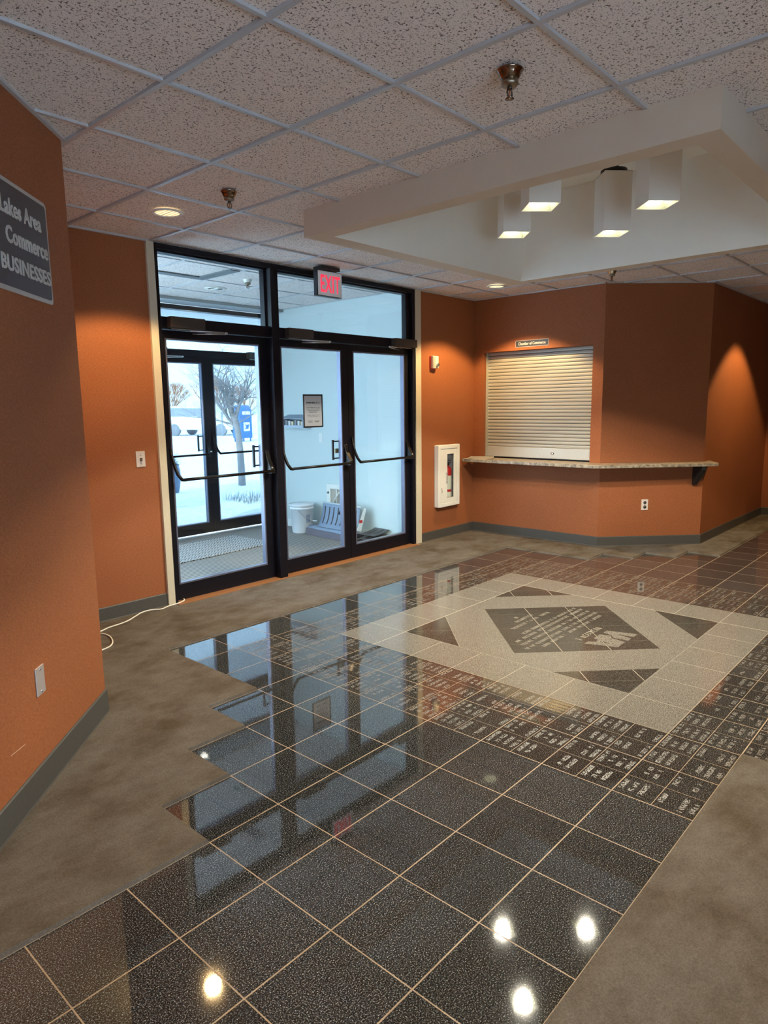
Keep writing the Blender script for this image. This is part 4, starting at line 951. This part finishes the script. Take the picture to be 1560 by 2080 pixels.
# mailboxes
def mailbox(x, y, label):
    p = thing('collection_mailbox', (x, y, .25), label, 'mailbox'); R = Matrix.Translation((x, y, .28)) @ Matrix.Rotation(math.radians(2), 4, 'Z')
    blue = simple('postal_blue', (.05, .17, .42), .4); prof = [(-.25, .14), (.25, .14), (.25, 1.10)]+[(.25*math.cos(math.radians(a)), 1.10+.25*math.sin(math.radians(a))) for a in range(15, 180, 15)]+[(-.25, 1.10)]
    MB().prism(prof, -.25, .25, lambda a, c, h: R @ Vector((h, a, c))).obj('box_body', blue, p)
    for a in (-.2, .2):
        for b in (-.2, .2): MB().box(a-.02, a+.02, b-.02, b+.02, -.16, .14, mat=R).obj('leg', blue, p)
    for Q in (R, R @ Matrix.Rotation(math.radians(-90), 4, 'Z')):
        e_ = MB().box(-.14, .14, -.262, -.25, .40, .72, mat=Q).obj('emblem_panel', simple('emblem_white', (.8, .82, .85), .5), p)
        MB().prism([(-.10, .48), (.06, .48), (.11, .64), (-.03, .62), (-.10, .66), (-.02, .56)], -.268, -.262, lambda a, c, h: Q @ Vector((a, h, c))).obj('bird_emblem', blue, e_)
    MB().box(-.18, .18, -.265, -.25, 1.0, 1.12, mat=R).obj('pull_slot', simple('slot_white', (.8, .82, .85), .5), p)
mailbox(12.70, 16.22, 'blue collection mailbox in the snow just right of the leaning tree trunk')
p = thing('sign_post', (14.64, 20.3, .2), 'thin metal sign post left of the tree trunk in the snow', 'post')
MB().tube([(14.64, 20.3, .1), (14.64, 20.3, 1.75)], .035, 8).obj('pole', simple('galvanised', (.30, .33, .38), .5), p)
MB().box(-.22, .22, -.012, .012, 1.35, 1.75, mat=Matrix.Translation((14.60, 20.26, 0)) @ Matrix.Rotation(math.radians(-40), 4, 'Z')).obj('sign_blade', simple('white_sign_back', (.5, .56, .65), .5), p)
# cars
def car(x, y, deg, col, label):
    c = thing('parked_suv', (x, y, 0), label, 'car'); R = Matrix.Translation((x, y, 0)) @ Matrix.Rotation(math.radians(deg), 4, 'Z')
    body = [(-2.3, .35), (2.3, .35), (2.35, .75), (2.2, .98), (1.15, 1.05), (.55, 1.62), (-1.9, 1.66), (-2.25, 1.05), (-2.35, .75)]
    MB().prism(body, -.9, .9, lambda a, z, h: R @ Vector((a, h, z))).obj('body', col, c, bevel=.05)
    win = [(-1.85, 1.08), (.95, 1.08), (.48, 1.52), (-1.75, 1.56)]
    MB().prism(win, -.91, .91, lambda a, z, h: R @ Vector((a, h, z))).obj('side_windows', simple('frosted_window', (.30, .33, .38), .2), c)  # pane colour paled to imitate glare from overexposure
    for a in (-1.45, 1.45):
        for b in (-.84, .84): MB().lathe([(0, -.11), (.30, -.11), (.34, -.07), (.34, .07), (.30, .11), (0, .11)], (0, 0, 0), 20, mat=R @ Matrix.Translation((a, b, .34)) @ Matrix.Rotation(math.pi/2, 4, 'X')).obj('wheel', simple('snowy_tyre', (.26, .27, .29), .8), c)  # tyre grey lightened, outdoor glare put into the colour
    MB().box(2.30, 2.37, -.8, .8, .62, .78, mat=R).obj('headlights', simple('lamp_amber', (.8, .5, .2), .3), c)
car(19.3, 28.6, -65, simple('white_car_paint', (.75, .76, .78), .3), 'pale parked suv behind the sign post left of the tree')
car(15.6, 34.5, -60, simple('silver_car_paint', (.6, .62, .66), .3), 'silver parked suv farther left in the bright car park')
# far building and rust coloured shrubs
b = thing('distant_building', (20, 62, -.1), 'low pale building across the car park with a tan roof edge', 'building')
Rb2 = Matrix.Translation((20, 62, -.1)) @ Matrix.Rotation(math.radians(-25), 4, 'Z')
MB().box(-14, 14, 0, 8, 0, 3.4, mat=Rb2).obj('walls', simple('pale_cladding', (.75, .72, .66), .8), b); MB().box(-14.4, 14.4, -.4, 8.4, 3.4, 3.9, mat=Rb2).obj('roof_edge', simple('tan_roof', (.5, .36, .22), .7), b)
for k in range(5): MB().box(-11+k*5, -9+k*5, -.05, 0, .9, 2.4, mat=Rb2).obj('window', simple('far_window', (.15, .18, .22), .2), b)
def shrub(x, y, s_, label):
    m = MB(); rg2 = random.Random(int(x*10))
    def br(p, d, L, r, dep):
        e_ = p+d*L; m.tube([p, e_], [r, r*.6], 3, cap=False)
        if dep < 4:
            for q_ in range(3): br(e_, (d+Vector((rg2.uniform(-.7, .7), rg2.uniform(-.7, .7), rg2.uniform(-.2, .5)))).normalized(), L*.72, r*.6, dep+1)
    for q_ in range(4): br(Vector((x, y, -.1)), Vector((rg2.uniform(-.4, .4), rg2.uniform(-.4, .4), 1)).normalized(), 1.1*s_, .06*s_, 0)
    o = m.obj('russet_tree', simple('russet_twigs', (.45, .20, .08), .9)); tag(o, label, 'tree', 'russet trees across the car park')
shrub(26.5, 38, 1.25, 'russet bare tree far behind the mailboxes'); shrub(22.6, 38.5, 1.15, 'russet bare tree far behind the leaning trunk'); shrub(29.5, 39, 1.1, 'russet bare tree at the far right edge of the glass')
